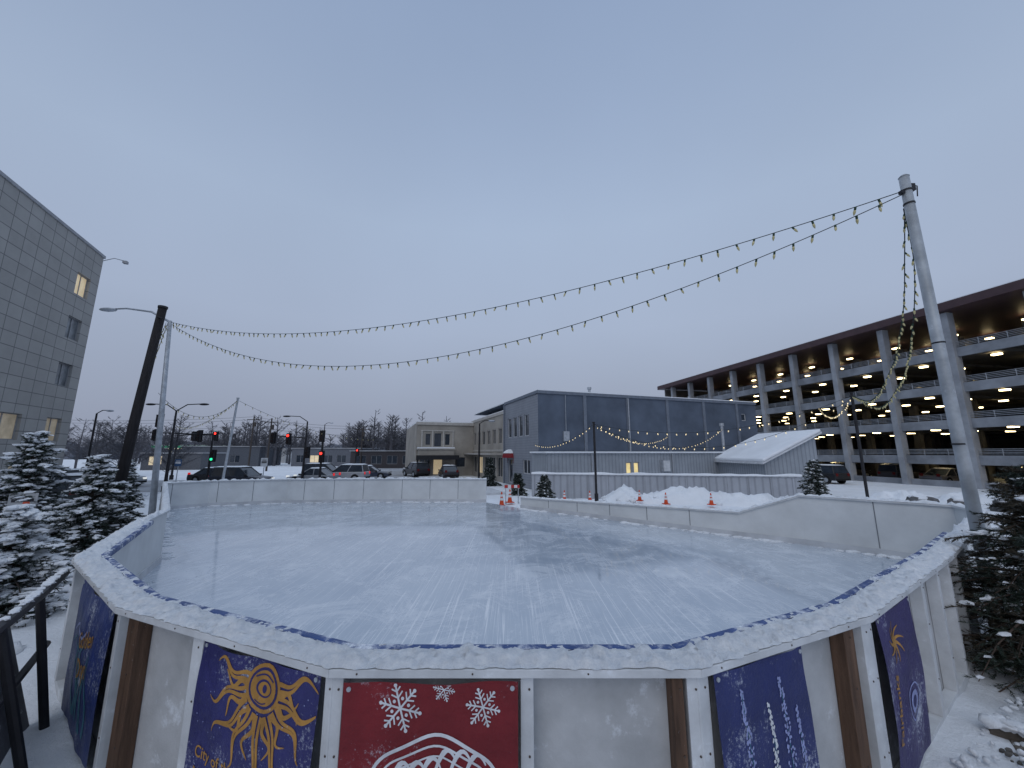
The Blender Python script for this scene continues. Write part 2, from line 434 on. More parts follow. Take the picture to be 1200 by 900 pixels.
for q in range(17):
    an=math.pi*(-.06+1.12*q/16)+U(-.05,.05); ln=U(.24,.36) if q%2==0 else U(.13,.20)
    if .22<an/math.pi<.78: ln*=1.35
    ph=q*1.7
    for off_,wd_ in ((-.012,.010),(.012,.010)) if q%2==0 else ((0,.015),):
        pts=[];ws=[]
        for k in range(24):
            t=k/23; r=.135+ln*t; wv=.05*math.sin(t*7.5+ph)*t+off_*(1-t)*1.6
            pts.append((cx+math.cos(an)*r*1.05-math.sin(an)*wv,cy+math.sin(an)*r+math.cos(an)*wv)); ws.append(wd_*2*(1-t)**.6+.003)
        b.stroke(pts,ws,GOLD)
b.text('City of the',.09,.60,.085,GOLD); b.text('Midnight Sun',.09,.73,.115,GOLD)
for k in range(40): b.disc((U(.05,W-.05),U(.03,.9)),.004,.004,LILAC,.003,n=6)
b.finish()
b=Banner(9,.042,.508,.90,-.17,(.20,.013,.020),'snowflake_banner',frost=.24); W=b.a1-b.a0
def flake(c,r):
    for k in range(6):
        an=k*math.pi/3+.2; e=(c[0]+math.cos(an)*r,c[1]+math.sin(an)*r)
        b.stroke([c,e],r*.09,PWHITE)
        for t,l in ((.45,.36),(.72,.28)):
            q=(c[0]+math.cos(an)*r*t,c[1]+math.sin(an)*r*t)
            for sg in (-1,1):
                a2=an+sg*.9; b.stroke([q,(q[0]+math.cos(a2)*r*l,q[1]+math.sin(a2)*r*l)],r*.07,PWHITE)
        b.disc(e,r*.09,r*.09,PWHITE,n=8)
        a3=an+math.pi/6; b.disc((c[0]+math.cos(a3)*r*.42,c[1]+math.sin(a3)*r*.42),r*.08,r*.08,PWHITE,n=8)
flake((.33*W,.11),.105); flake((.80*W,.115),.085); flake((.575*W,.022),.055)
for q,(rx,ry,w) in enumerate(((.335,.25,.016),(.29,.205,.010),(.24,.165,.008))):
    b.stroke([(.53*W+math.cos(math.pi*1.04+math.pi*.92*k/30)*rx,.49+math.sin(math.pi*1.04+math.pi*.92*k/30)*ry*(1+.06*math.sin(k*.5))) for k in range(31)],w,PWHITE)
for q in range(6):
    x0=.27*W+q*.075
    b.stroke([(x0+.13*k/10,.50-.15*math.sin(k/10*2.4)-.02*q*(1-abs(q-3)/3)) for k in range(11)],[.022*(1-abs(k-5)/6)+.003 for k in range(11)],PWHITE)
b.stroke([(.12*W+.03*k,.44+.018*math.sin(k*1.3)-.008*k) for k in range(9)],.012,PWHITE)
b.stroke([(.68*W+.03*k,.40+.02*math.sin(k*1.1)+.01*k) for k in range(9)],.012,PWHITE)
b.text('Winter',.2*W,.76,.20,PWHITE)
b.finish()
def lupines(b,xs,key,y0=.10,k_=1):
    for x0 in xs:
        ph=U(0,6)
        b.stroke([(x0+.03*math.sin((y0+.05*r)*4+ph),y0+.05*r) for r in range(18)],.004,TEAL,.0028)
        for r in range(24):
            y=y0+r*.03; w=(.010+.045*(r/24))*k_
            for q in range(5):
                b.disc((x0+U(-w,w)+.03*math.sin(y*4+ph),y+U(-.012,.012)),U(.004,.009),U(.006,.013),key,n=7,rot=U(-.6,.6))
b=Banner(10,.058,.53,.915,-.17,(.026,.036,.15),'flower_banner',frost=.36); W=b.a1-b.a0
lupines(b,(.30*W,.66*W),LILAC,.12); lupines(b,(.50*W,),PWHITE,.22,.7); lupines(b,(.84*W,),LILAC,.3,.7)
b.text('North Pole Avenue',.10,.88,.08,GOLD); b.finish()
b=Banner(7,.38,.955,.915,-.17,(.03,.05,.19),'festival_banner',frost=.38); W=b.a1-b.a0
b.text('Golden',.42,.46,.17,GOLD,rot=.25); b.text('Days',.50,.66,.20,GOLD,rot=.25)
b.stroke([(.1+.05*k,.40-.05*math.sin(k*.6)-.01*k) for k in range(12)],.02,LILAC); b.stroke([(.1+.05*k,.50-.05*math.sin(k*.6)-.01*k) for k in range(12)],.012,TEAL)
for q in range(9):
    x0=U(.1,W-.1); b.stroke([(x0+.05*math.sin(k*.7+q),.95-k*.07) for k in range(9)],[.04*(1-k/9)+.004 for k in range(9)],TEAL,.003)
b.finish()
b=Banner(11,.045,.345,.915,-.17,(.045,.036,.14),'city_banner',frost=.36); W=b.a1-b.a0
for q in range(9):
    an=q*.7; b.stroke([(.38*W+.16*t/8*math.cos(an+t*.08),.22+.14*t/8*math.sin(an+t*.08)) for t in range(9)],[.03*(1-t/9)+.003 for t in range(9)],GOLD)
b.text('Fairbanks',.16*W,.84,.115,GOLD,rot=1.35)
b.stroke([(W*.6+.14*math.cos(k/20*6.283),.66+.12*math.sin(k/20*6.283)) for k in range(21)],.012,LILAC)
b.disc((W*.6,.66),.09,.075,LILAC); b.disc((W*.6,.66),.05,.04,PPUR,.005)
b.finish()

# ------------------------------------------------------------------ walls with openings
def wall(mb,gl,x0,x1,z0,z1,ops,depth=.18,m=0,glm=None,frames=None,y=0):
    xs=sorted(set([x0,x1]+[o[0] for o in ops]+[o[1] for o in ops])); zs=sorted(set([z0,z1]+[o[2] for o in ops]+[o[3] for o in ops]))
    for i in range(len(xs)-1):
        for j in range(len(zs)-1):
            cx=(xs[i]+xs[i+1])/2; cz=(zs[j]+zs[j+1])/2
            if any(o[0]<cx<o[1] and o[2]<cz<o[3] for o in ops): continue
            mb.quad((xs[i],y,zs[j]),(xs[i+1],y,zs[j]),(xs[i+1],y,zs[j+1]),(xs[i],y,zs[j+1]),m)
    for o in ops:
        a,b_,c,d=o[:4]
        mb.quad((a,y,c),(a,y+depth,c),(a,y+depth,d),(a,y,d),m); mb.quad((b_,y,c),(b_,y+depth,c),(b_,y+depth,d),(b_,y,d),m)
        mb.quad((a,y,c),(b_,y,c),(b_,y+depth,c),(a,y+depth,c),m); mb.quad((a,y,d),(b_,y,d),(b_,y+depth,d),(a,y+depth,d),m)
        gm=o[4] if len(o)>4 else 0
        gl.quad((a,y+depth-.02,c),(b_,y+depth-.02,c),(b_,y+depth-.02,d),(a,y+depth-.02,d),gm)
        if frames is not None:
            t=.06; yy=y+depth-.07
            frames.box(a,a+t,yy,yy+.04,c,d); frames.box(b_-t,b_,yy,yy+.04,c,d)
            frames.box(a+t,b_-t,yy,yy+.04,c,c+t); frames.box(a+t,b_-t,yy,yy+.04,d-t,d)
            if b_-a>1.3: frames.box((a+b_)/2-.03,(a+b_)/2+.03,yy,yy+.04,c+t,d-t)
FRAME=M('window_frame',(.30,.31,.33),.5)

e=empty('office_building',frame((-34.4,30,0),(.92,.393)))
w=MB();g=MB();fr=MB()
ops=[]
rows=[(2.9,4.6),(7.0,8.7),(10.6,12.3),(14.1,15.8)]
for ci,cx in enumerate((-1.85,-6.3,-12.5,-18,-24,-30,-36)):
    for ri,(a,b_) in enumerate(rows):
        if ci==1 and ri>0: continue
        lit=1 if (ci==0 and ri==3) or (ci==3 and ri==1) else (3 if ci==1 or (ci==0 and ri==0) else (2 if (ci==0 and ri in(1,2)) else 0))
        wd=.80 if ci==0 else 1.3
        ops.append((cx-wd,cx+wd,a,b_,lit))
ops.append((-5.2,-2.9,-.7,1.5,3)); ops.append((-9.5,-6.5,-.7,1.5,2))
wall(w,g,-45,0,Z0-.2,18.2,ops,.25,0,frames=fr)
w.quad((0,0,Z0-.2),(0,25,Z0-.2),(0,25,18.2),(0,0,18.2)); w.quad((-45,0,Z0-.2),(-45,25,Z0-.2),(-45,25,18.2),(-45,0,18.2))
w.quad((-45,25,Z0-.2),(0,25,Z0-.2),(0,25,18.2),(-45,25,18.2)); w.quad((-45,0,18.1),(0,0,18.1),(0,25,18.1),(-45,25,18.1))
obj('walls',w,tile_mat('office_tiles',(.36,.355,.34),(.14,.14,.145),1.15,.87,var=.10,ms=.028),e)
obj('windows',g,[GLASS,GLASSL,M('curtained_glass',(.20,.22,.24),.25,.45,1.5,0,spec=.5),GLASSD],e); obj('window_frames',fr,FRAME,e)
mb=MB(); mb.box(-45.1,.1,-.08,.25,18.2,18.42); mb.box(-.25+.35,.1,.25,25,18.2,18.42)
mb.tube([(-.2,-.1,17.9),(-.1,-.7,18.3),(.3,-1.2,18.35)],.03,6); mb.cbox((.35,-1.25,18.25),(.3,.3,.22))
obj('parapet_and_camera',mb,CONC,e)

e=empty('parking_garage',frame((40,28.1,0),(-.98,-.196)))
cols=MB(); slabs=MB(); roof=MB(); rail=MB(); lamps=MB(); inner=MB()
XA,XB,DP=-48.3,26,34
cx=-4.9-5.1*8
tops=[2.0,5.1,8.2,11.3]
xs=[]
while cx<XB: xs.append(cx); cx+=5.1
for x in xs:
    cols.box(x-.26,x+.26,-.42,.35,Z0-.2,14.4)
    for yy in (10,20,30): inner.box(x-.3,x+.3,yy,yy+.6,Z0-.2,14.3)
for t in tops:
    slabs.box(XA,XB,-.12,.12,t-.95,t-.15)
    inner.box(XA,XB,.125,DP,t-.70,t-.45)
    for j in range(4):
        rail.tube([(XA,-.05,t-.02+.13*j),(XB,-.05,t-.02+.13*j)],.02,5)
    for x in xs:
        for q in (1.7,3.4): rail.tube([(x+q,-.05,t-.15),(x+q,-.05,t+.40)],.025,5)
    for i in range(len(xs)-1):
        inner.box(xs[i]+2.4,xs[i]+2.7,.2,DP-.2,t-.95,t-.702)
for lv,cz in enumerate([t-.72 for t in tops]+[14.1]):
    for i,x in enumerate(xs[:-1]):
        for yy in (2.2,7,12,18):
            if (i*7+lv*3+int(yy))%7==0: continue
            lamps.box(x+1.1,x+1.65,yy,yy+.35,cz-.24,cz-.12)
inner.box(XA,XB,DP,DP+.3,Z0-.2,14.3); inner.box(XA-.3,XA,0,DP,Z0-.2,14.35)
slabs.box(XA,XB,-.1,.1,Z0-.2,Z0+.55)
roof.box(XA-1.0,XB+1,-1.1,DP+.5,14.45,15.15); 
sn=MB(); sn.box(XA-.95,XB+.95,-1.05,DP+.4,15.15,15.22)
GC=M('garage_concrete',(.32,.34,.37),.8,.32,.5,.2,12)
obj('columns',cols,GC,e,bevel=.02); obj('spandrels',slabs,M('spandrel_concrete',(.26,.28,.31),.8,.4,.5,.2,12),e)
obj('roof_canopy',roof,M('maroon_metal',(.075,.045,.05),.5,.2,1,.05),e); obj('roof_snow',sn,SNOW,e)
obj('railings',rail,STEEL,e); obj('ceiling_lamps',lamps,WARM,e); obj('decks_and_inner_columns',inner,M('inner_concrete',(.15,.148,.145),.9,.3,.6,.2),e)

BM=frame((2.1,31,0),(.33,-.944))
e=empty('grey_commercial_building',BM)
w=MB();g=MB();fr=MB();pil=MB();side=MB()
zt=7.1
wall(w,g,0,24,Z0-.2,zt,[(22.0,22.6,5.2,5.9)],.15,0,frames=fr)
w.quad((24,0,Z0),(24,22,Z0),(24,22,zt),(24,0,zt)); w.quad((0,0,zt-.05),(24,0,zt-.05),(24,22,zt-.05),(0,22,zt-.05))
for x in (4.3,8.6,12.9,17.2,21.4): pil.box(x-.14,x+.14,-.09,-.003,Z0,zt-.25)
pil.box(-.06,24.06,-.1,.3,zt-.24,zt); 
S=Matrix(((0,1,0,0),(-1,0,0,0),(0,0,1,0),(0,0,0,1)))
side.M=S; g.M=S; fr.M=S; pil.M=S
wall(side,g,-8.6,0,Z0-.2,zt-.25,[(-7.6,-6.5,3.5,5.4),(-6.1,-5.0,3.5,5.4),(-4.6,-3.5,3.5,5.4),(-3.1,-2.0,3.5,5.4),(-7.4,-6.2,-.7,1.5),(-3.5,-1.8,.3,1.5)],.15,0,frames=fr)
pil.box(-8.6,.06,-.1,.3,zt-.24,zt+.001)
pil.box(-8.7,-8.5,-.12,.1,Z0,zt-.25)
sn=MB(); sn.box(.1,23.9,.05,21.5,zt,zt+.10); sn.box(-.02,24,-.12,.05,zt+.0,zt+.07)
vent=MB(); vent.tube([(6,2,zt),(6,2,zt+.7)],.12,8); vent.tube([(6,2,zt+.7),(6,2,zt+.9)],.2,8); vent.box(13,15,5,7,zt,zt+.9); vent.tube([(17,1.5,zt),(17,1.5,zt+.5)],.08,8)
vent.tube([(8.6,-.15,zt-.3),(8.6,-.15,2.2)],.05,6); vent.box(2.2,2.7,-.2,-.004,3.0,3.8); vent.tube([(2.45,-.1,3.8),(2.45,-.1,zt-.3)],.025,5)
obj('stucco_walls',w,M('blue_grey_stucco',(.105,.13,.175),.85,.34,.35,.3,15),e)
obj('side_siding',side,siding_mat('grey_lap_siding',(.24,.26,.30),.22,'Z'),e)
obj('windows',g,[GLASS,GLASSL],e); obj('window_frames',fr,M('white_trim',(.6,.62,.65),.6),e)
obj('pilasters_and_cornice',pil,M('stucco_trim',(.17,.195,.24),.8),e); obj('roof_snow',sn,SNOW,e); obj('roof_vents',vent,STEEL,e)
e=empty('metal_clad_annex',BM)
w=MB();g=MB();fr=MB()
wall(w,g,-.6,18,Z0-.2,2.05,[(6.0,6.5,-.1,1.35,1),(6.7,7.2,.4,1.35,1)],.12,0,frames=fr,y=-3)
w.quad((-.6,-3,Z0),(-.6,-.1,Z0),(-.6,-.1,2.05),(-.6,-3,2.05)); w.quad((18,-3,Z0),(18,-.1,Z0),(18,-.1,2.05),(18,-3,2.05)); 
obj('corrugated_walls',w,siding_mat('light_corrugated_metal',(.32,.35,.39),.30),e)
obj('windows',g,[GLASS,M('lit_doorway',(1,.78,.35),.4,.5,2,0,emit=.45)],e); obj('frames',fr,FRAME,e)
mb=MB(); mb.box(-.8,18.2,-3.2,-.12,2.05,2.17); obj('roof_snow',mb,SNOW,e)
mb=MB(); mb.box(9.2,9.9,-3.35,-3.01,.6,1.5); mb.box(9.25,9.85,-3.4,-3.35,.65,1.45,1); mb.tube([(10.4,-3.1,Z0),(10.4,-3.1,2.0)],.05,6); mb.tube([(3,-3.1,Z0),(3,-3.1,2.0)],.05,6)
for i in range(7): mb.box(16.2+.3*i,16.5+.3*i,-4.3,-3.3,Z0,Z0+.25+.25*i,1)
mb.tube([(16.2,-4.3,0.3),(18.2,-4.3,2.0)],.03,6); mb.tube([(16.2,-4.3,Z0),(16.2,-4.3,.3)],.03,6); mb.tube([(18.2,-4.3,Z0),(18.2,-4.3,2.0)],.03,6)
obj('fittings',mb,[STEEL,M('white_enclosure',(.6,.62,.64),.5)],e)

e=empty('beige_theatre_building',BM)
w=MB();g=MB();fr=MB();tr=MB(); sn=MB()
w.M=S;g.M=S;fr.M=S;tr.M=S
ops=[]
for i in range(6): ops.append((-21.8+2.2*i,-20.5+2.2*i,3.0,4.6))
for i in range(5): ops.append((-21.5+2.6*i,-19.7+2.6*i,-.4,1.6,1 if i==1 else 0))
wall(w,g,-23,-8.6,Z0-.2,6.3,ops,.15,0,frames=fr)
tr.box(-23,-8.7,-.08,-.003,6.0,6.3); tr.box(-23,-8.7,-.06,-.003,2.2,2.4)
tr.box(-22,-9.5,-1.3,-.01,1.85,2.0)
I=Matrix.Identity(4)
w.M=I;w.quad((.02,8.6,6.25),(20,8.6,6.25),(20,23,6.25),(.02,23,6.25)); w.quad((.02,8.62,5),(20,8.62,5),(20,8.62,6.3),(.02,8.62,6.3))
sn.box(.05,20,8.7,23,6.3,6.42)
g.M=I;fr.M=I;tr.M=I
XL=-7.4
ops=[(-6.3,-5.6,3.0,4.5),(-5.2,-4.2,2.8,4.6),(-3.8,-3.1,3.0,4.5),(-2.2,-1.0,.2,1.5),(-6.9,-5.6,-.7,1.5),(-5.2,-4.0,-.7,1.5,1)]
wall(w,g,XL,-.02,Z0-.2,5.9,ops,.2,0,frames=fr,y=22)
w.quad((XL,22,Z0),(XL,40,Z0),(XL,40,5.9),(XL,22,5.9)); w.quad((XL,22,5.85),(.1,22,5.85),(.1,40,5.85),(XL,40,5.85))
w.box(-7.2,-2.8,20.6,21.97,1.75,2.45,0)
tr.box(XL-.1,0,21.85,21.997,5.6,5.95); tr.box(-7.35,-2.7,20.45,21.95,2.46,2.6); tr.box(-6.9,-2.6,21.9,21.997,4.8,4.95); tr.box(-6.6,-2.8,21.93,21.997,2.70,2.8)
for x in (-6.75,-5.4,-4.0,-2.75): tr.box(x-.09,x+.09,21.9,21.997,2.8,4.8)
sn.box(XL+.1,0,22,39.5,5.96,6.08); sn.box(-7.3,-2.75,20.5,21.9,2.6,2.75); 
mb=MB(); mb.box(-7.5,-2.2,20.3,20.58,1.2,1.75); mb.box(-7.4,-7.2,20.6,20.8,Z0,1.2); mb.box(-2.6,-2.4,20.6,20.8,Z0,1.2)
obj('walls',w,M('beige_stucco',(.35,.325,.29),.85,.28,.4,.2,20),e); obj('windows',g,[GLASS,GLASSL],e)
obj('window_frames',fr,M('cream_trim',(.46,.44,.41),.6),e); obj('cornices',tr,M('cream_trim',(.46,.44,.41)),e); obj('roof_snow',sn,SNOW,e); obj('marquee',mb,DARKP,e)
e=empty('entrance_awning',BM)
mb=MB(); sn=MB()
for yc in (6.8,):
    vs=[];fs=[];n1,n2=6,12
    for a in range(n1+1):
        for k in range(n2+1):
            th=math.pi/2*a/n1; ph=math.pi*k/n2
            vs.append((-.001-.8*math.sin(ph)*math.cos(th*.98), yc-.9*math.cos(ph)*math.cos(th*.98), 1.6+.75*math.sin(th)))
    for a in range(n1):
        for k in range(n2):
            q=a*(n2+1)+k; fs.append((q,q+1,q+n2+2,q+n2+1))
    mb.add(vs,fs)
    sn.add([(x*1.02-.01,yc+(y-yc)*.96,z+.05) for x,y,z in vs],[f for i,f in enumerate(fs) if i>=n2*2])
    for s_ in (-1,1): mb.tube([(-.02,yc+s_*.9,1.6),(-.02,yc+s_*.9,1.1)],.02,4)
obj('awning_cloth',mb,M('red_canvas',(.20,.015,.022),.7),e,smooth=True); obj('awning_snow',sn,SNOW,e,smooth=True)

e=empty('equipment_shed')
w=MB(); x0,x1,y0,y1,zl,zh=17.4,21.1,27,33.3,1.45,3.25
w.add([(x0,y0,Z0),(x1,y0,Z0),(x1,y0,zh),(x0,y0,zl),(x0,y1,Z0),(x1,y1,Z0),(x1,y1,zh),(x0,y1,zl)],[(0,1,2,3),(4,7,6,5),(0,3,7,4),(1,5,6,2)])
obj('walls',w,siding_mat('shed_siding',(.30,.33,.37),.28),e)
r=MB(); sn=MB(); sl=(zh-zl)/(x1-x0); ov=.3
def rp(x,y,dz): return (x,y,zl+sl*(x-x0)+dz)
def slabp(m,xa,xb,ya,yb,a,b_):
    m.add([rp(xa,ya,a),rp(xb,ya,a),rp(xb,yb,a),rp(xa,yb,a),rp(xa,ya,b_),rp(xb,ya,b_),rp(xb,yb,b_),rp(xa,yb,b_)],[(0,3,2,1),(4,5,6,7),(0,1,5,4),(1,2,6,5),(2,3,7,6),(3,0,4,7)])
slabp(r,x0-ov,x1+ov,y0-ov,y1+ov,.0,.12); slabp(sn,x0-ov+.03,x1+ov-.02,y0-ov+.02,y1+ov,.12,.34)
obj('roof',r,M('shed_trim',(.62,.64,.67),.6),e); obj('roof_snow',sn,SNOW,e,bevel=.08)
mb=MB(); mb.tube([(18.6,34.2,1),(18.6,34.2,4.4)],.12,8); mb.tube([(18.6,34.2,4.4),(18.6,34.2,4.65)],.2,8); obj('flue_pipe',mb,STEEL,e)

e=empty('boundary_wall'); w=MB(); sn=MB()
a=Vector((1.3,26.2,0)); b_=Vector((17.2,23.4,0)); dd=(b_-a).normalized(); Lw=(b_-a).length
mm=frame((a.x,a.y,0),(dd.y,-dd.x)); w.M=mm; 
w.box(0,Lw,0,.12,-1.2,.62)
for i in range(14): w.box(.05+i*Lw/13.5,.17+i*Lw/13.5,-.04,-.002,-1.2,.60)
w.box(0,Lw,-.05,.15,.62,.68)
vs=[];fs=[];nn=160
for i in range(nn+1):
    x=Lw*i/nn; h=.08+.10*max(0,noise.noise(Vector((x*.8,0,3)))+.4)
    for (yy,zz) in ((-.09,.685),(-.08,.685+h*.7),(.05,.685+h),(.17,.685+h*.7),(.19,.685)): vs.append((x,yy+.02*noise.noise(Vector((x*3,yy,0))),zz))
for i in range(nn):
    for k in range(4): q=i*5+k; fs.append((q,q+1,q+6,q+5))
sn.M=mm; sn.add(vs,fs)
obj('panels',w,siding_mat('pale_wall_panels',(.36,.38,.42),.35),e); obj('snow_cap',sn,SNOW,e,smooth=True)

def bank(p0,p1,wd,h,seed,lumps=30):
    mb=MB(); p0=Vector(p0);p1=Vector(p1);Lb=(p1-p0).length;d=(p1-p0).normalized();nr=Vector((-d.y,d.x,0)); nu=int(Lb/.14)+4; nv=20;vs=[];fs=[]
    for i in range(nu+1):
        for k in range(nv+1):
            s=i/nu;t=k/nv*2-1; p=p0+d*Lb*s+nr*wd*t
            prof=max(0,1-t*t)**.8*min(1,min(s,1-s)*8)
            hh=h*prof*(.65+.6*noise.noise(Vector((p.x*.5,p.y*.5,seed)))+.45*noise.noise(Vector((p.x*1.6,p.y*1.6,seed)))+.25*noise.noise(Vector((p.x*5,p.y*5,seed))))
            vs.append((p.x,p.y,gz(p.x,p.y)-.06+max(0,hh)))
    for i in range(nu):
        for k in range(nv): q=i*(nv+1)+k; fs.append((q,q+1,q+nv+2,q+nv+1))
    mb.raw(vs,fs)
    for _ in range(lumps):
        s=R();t=U(-1,1);p=p0+d*Lb*s+nr*wd*t; r=U(.05,.17); lump(mb,(p.x,p.y,gz(p.x,p.y)+h*.5*max(0,1-t*t)*min(1,min(s,1-s)*8)),r,r*U(.7,1.2),r*.7,0,ICO2,.5)
    obj('snow_bank',mb,SNOW,smooth=True,recalc=False)
bank((4.2,20.6,0),(15.5,18.6,0),1.8,.85,1,110)
bank((13,18.5,0),(19,14.5,0),1.4,.6,2,30)
bank((10.2,10.5,0),(12.5,7.2,0),1.2,1.1,3,20)
bank((-26,27,0),(-3,25.5,0),1.2,.7,4,30)
bank((-15.5,13.5,0),(-10.5,8.0,0),.9,.6,5,20)
bank((-9.5,6.8,0),(-5.6,3.7,0),.9,.5,6,24)
bank((5.0,3.2,0),(7.6,4.9,0),.8,.6,7,30)
bank((20,24,0),(36,22,0),1.5,.8,8,30)

# ------------------------------------------------------------------ poles and string lights
WIRE=M('black_wire',(.01,.012,.012),.6,0,3,0)
BULB=M('faint_glow_amber_bulb',(.48,.43,.22),.25,.2,3,0,emit=.06,spec=.5)  # bulbs taken as unlit, given a faint glow of their own
BULBL=M('warm_bulb_lit',(1,.80,.46),.3,0,3,0,emit=.9)
SOCK=M('green_socket',(.02,.05,.03),.6,0,3,0)
def sag(a,b,s,n=60):
    a=Vector(a);b=Vector(b); return [a.lerp(b,i/n)-Vector((0,0,4*s*(i/n)*(1-i/n))) for i in range(n+1)]
def catmull(pts,n=14):
    pts=[Vector(p) for p in pts]; P_=[pts[0]*2-pts[1]]+pts+[pts[-1]*2-pts[-2]]; out=[]
    for i in range(1,len(P_)-2):
        for k in range(n):
            t=k/n;a,b,c,d=P_[i-1:i+3]
            out.append(.5*((2*b)+(c-a)*t+(2*a-5*b+4*c-d)*t*t+(3*b-a-3*c+d)*t**3))
    out.append(pts[-1]); return out
def string_lights(pts,spacing=.32,size=1,lit=False,wr=.007):
    e=empty('string_lights'); w=MB(); w.tube(pts,wr,5); bl=MB(); so=MB()
    acc=0;last=pts[0]
    for p in pts[1:]:
        seg=(p-last).length
        while acc+seg>=spacing:
            t=(spacing-acc)/seg; last=last.lerp(p,t); seg=(p-last).length; acc=-U(-.03,.03)*spacing*3
            tilt=Vector((U(-.45,.45),U(-.45,.45),-1)).normalized(); s=size
            q=last
            so.tube([q,q+tilt*.05*s],.016*s,6)
            bl.tube([q+tilt*.05*s,q+tilt*.075*s,q+tilt*.105*s,q+tilt*.135*s],[.013*s,.020*s,.015*s,.003*s],6)
        acc+=seg; last=p
    obj('wire',w,WIRE,e); obj('bulbs',bl,BULBL if lit else BULB,e,smooth=True); obj('sockets',so,SOCK,e)
RP=Vector((5.98,5.2,0))
e=empty('string_light_pole'); mb=MB()
mb.tube([(RP.x+.03,RP.y,-.3),(RP.x+.02,RP.y,1.5),(RP.x,RP.y,3),(RP.x-.02,RP.y,6.22)],[.072,.070,.067,.060],18); mb.tube([(RP.x-.02,RP.y,6.22),(RP.x-.02,RP.y,6.25)],[.066,.04],18)
obj('shaft',mb,M('pole_steel',(.40,.43,.46),.5,.35,3,.2,30,frost=.28,fscale=5,metal=.2),e,smooth=True)
mb=MB()
for z in (5.98,5.76): mb.tube([(RP.x-.018,RP.y,z),(RP.x-.018,RP.y,z+.025)],.068,16)
for z in (3.6,2.2): mb.tube([(RP.x-.002,RP.y,z),(RP.x-.002,RP.y,z+.02)],.071,16)
mb.tube([(RP.x+.05,RP.y,6.1),(RP.x+.12,RP.y-.03,6.05),(RP.x+.13,RP.y,5.9)],.008,6); mb.box(RP.x-.12,RP.x-.07,RP.y-.03,RP.y+.03,5.94,5.99)
mb.box(RP.x+.04,RP.x+.10,RP.y-.03,RP.y+.03,5.99,6.10)
obj('clamps',mb,DARKP,e)
GP=Vector((-13.6,14.6,7.25))
e=empty('street_lamp'); mb=MB()
mb.tube([(-13.1,14.6,-.4),(-13.35,14.6,3.5),(GP.x,GP.y,GP.z)],[.11,.09,.065],12)
mb.tube([(GP.x,GP.y,GP.z-.05),(GP.x-.8,GP.y,GP.z+.38),(GP.x-1.8,GP.y,GP.z+.52),(GP.x-2.3,GP.y,GP.z+.5)],[.045,.04,.035,.03],8)
obj('pole_and_arm',mb,STEEL,e,smooth=True)
mb=MB(); lump(mb,(GP.x-2.55,GP.y,GP.z+.47),.35,.14,.08,0,ICO2,0); obj('lamp_head',mb,STEEL,e,smooth=True)
e=empty('timber_pole'); mb=MB(); mb.tube([(-10.55,10.55,-.4),(-10.35,10.55,3),(-10.1,10.55,6.25)],[.125,.115,.10],14)
obj('shaft',mb,M('dark_timber',(.022,.02,.022),.8,.4,5,.4,20,st=(5,5,.5)),e,smooth=True)
mb=MB(); mb.tube([(-10.1,10.55,6.2),(-10.1,10.55,6.26)],.115,14); mb.tube([(-10.1,10.45,5.9),(-9.9,10.4,5.85)],.02,6); obj('cap_and_hook',mb,DARKP,e)
A=Vector((RP.x-.09,RP.y,5.98))
string_lights(sag(A,GP+Vector((.05,0,-.05)),1.20,90),.28,1.0)
string_lights(sag(A+Vector((0,0,-.05)),GP+Vector((.1,0,-.15)),2.15,90),.30,1.0)
D2=Vector((14.3,16,4.45)); D3=Vector((3.95,18.6,3.45))
string_lights(catmull([(5.93,5.23,5.85),(6.14,5.56,5.13),(7.02,6.58,4.52),(9.05,8.95,4.08),(11.7,12.4,3.78),D2]),.20,.8)
string_lights(catmull([(5.95,5.28,5.75),(6.32,5.62,4.95),(7.3,6.75,4.20),(9.3,9.0,3.80),(11.9,12.4,3.55),D2]),.20,.8)
string_lights(sag(D2,D3,.9,50),.42,1.0,True)
string_lights(sag(D2+Vector((0,0,-.1)),D3+Vector((0,0,-.1)),1.5,50),.42,.9,True)
string_lights(sag(D3,(1.7,29,2.7),.5,40),.5,.9,True)
string_lights(sag(D3,(12.5,31,3.4),.7,40),.5,.9,True)
string_lights(sag(D3,(18.6,34.1,4.2),1.4,40),.6,1.0,True)
string_lights(sag(D2,(24.5,30.5,5.6),.8,40),.6,1.0,True)
LP=Vector((-14.4,20,4.8))
string_lights(sag(GP+Vector((0,0,-2.9)),LP,.9,40),.34,.9)
string_lights(sag(LP,(-9.5,26.5,3.0),.5,40),.4,.9)
string_lights(sag(LP,(-27,31,4.2),.6,40),.4,.9)
string_lights(catmull([GP+Vector((.02,-.1,-.1)),(-13.2,13.9,6),(-12.95,13.4,4.6),(-12.95,13.2,3.2),(-13.0,13.3,2.1)]),.15,.9)
string_lights(catmull([GP+Vector((-.05,-.1,-.1)),(-13.35,13.9,5.7),(-13.15,13.5,4.2),(-13.1,13.4,2.6),(-13.3,13.2,1.6)]),.15,.9)
for (x,y,zt_) in ((D2.x,D2.y,4.55),(D3.x,D3.y,3.5)):
    mb=MB(); mb.tube([(x,y,-.6),(x,y,zt_)],.055,10); mb.tube([(x,y,zt_),(x,y,zt_+.05)],.075,10); mb.tube([(x,y,-.5),(x,y,.2)],.09,10); obj('light_post',mb,DARKP)
mb=MB(); mb.tube([(-14.75,20,-1),(-14.4,20,4.9)],[.07,.05],10); mb.tube([(-14.4,20,4.86),(-14.4,20,4.93)],.07,10); obj('light_post',mb,STEEL)

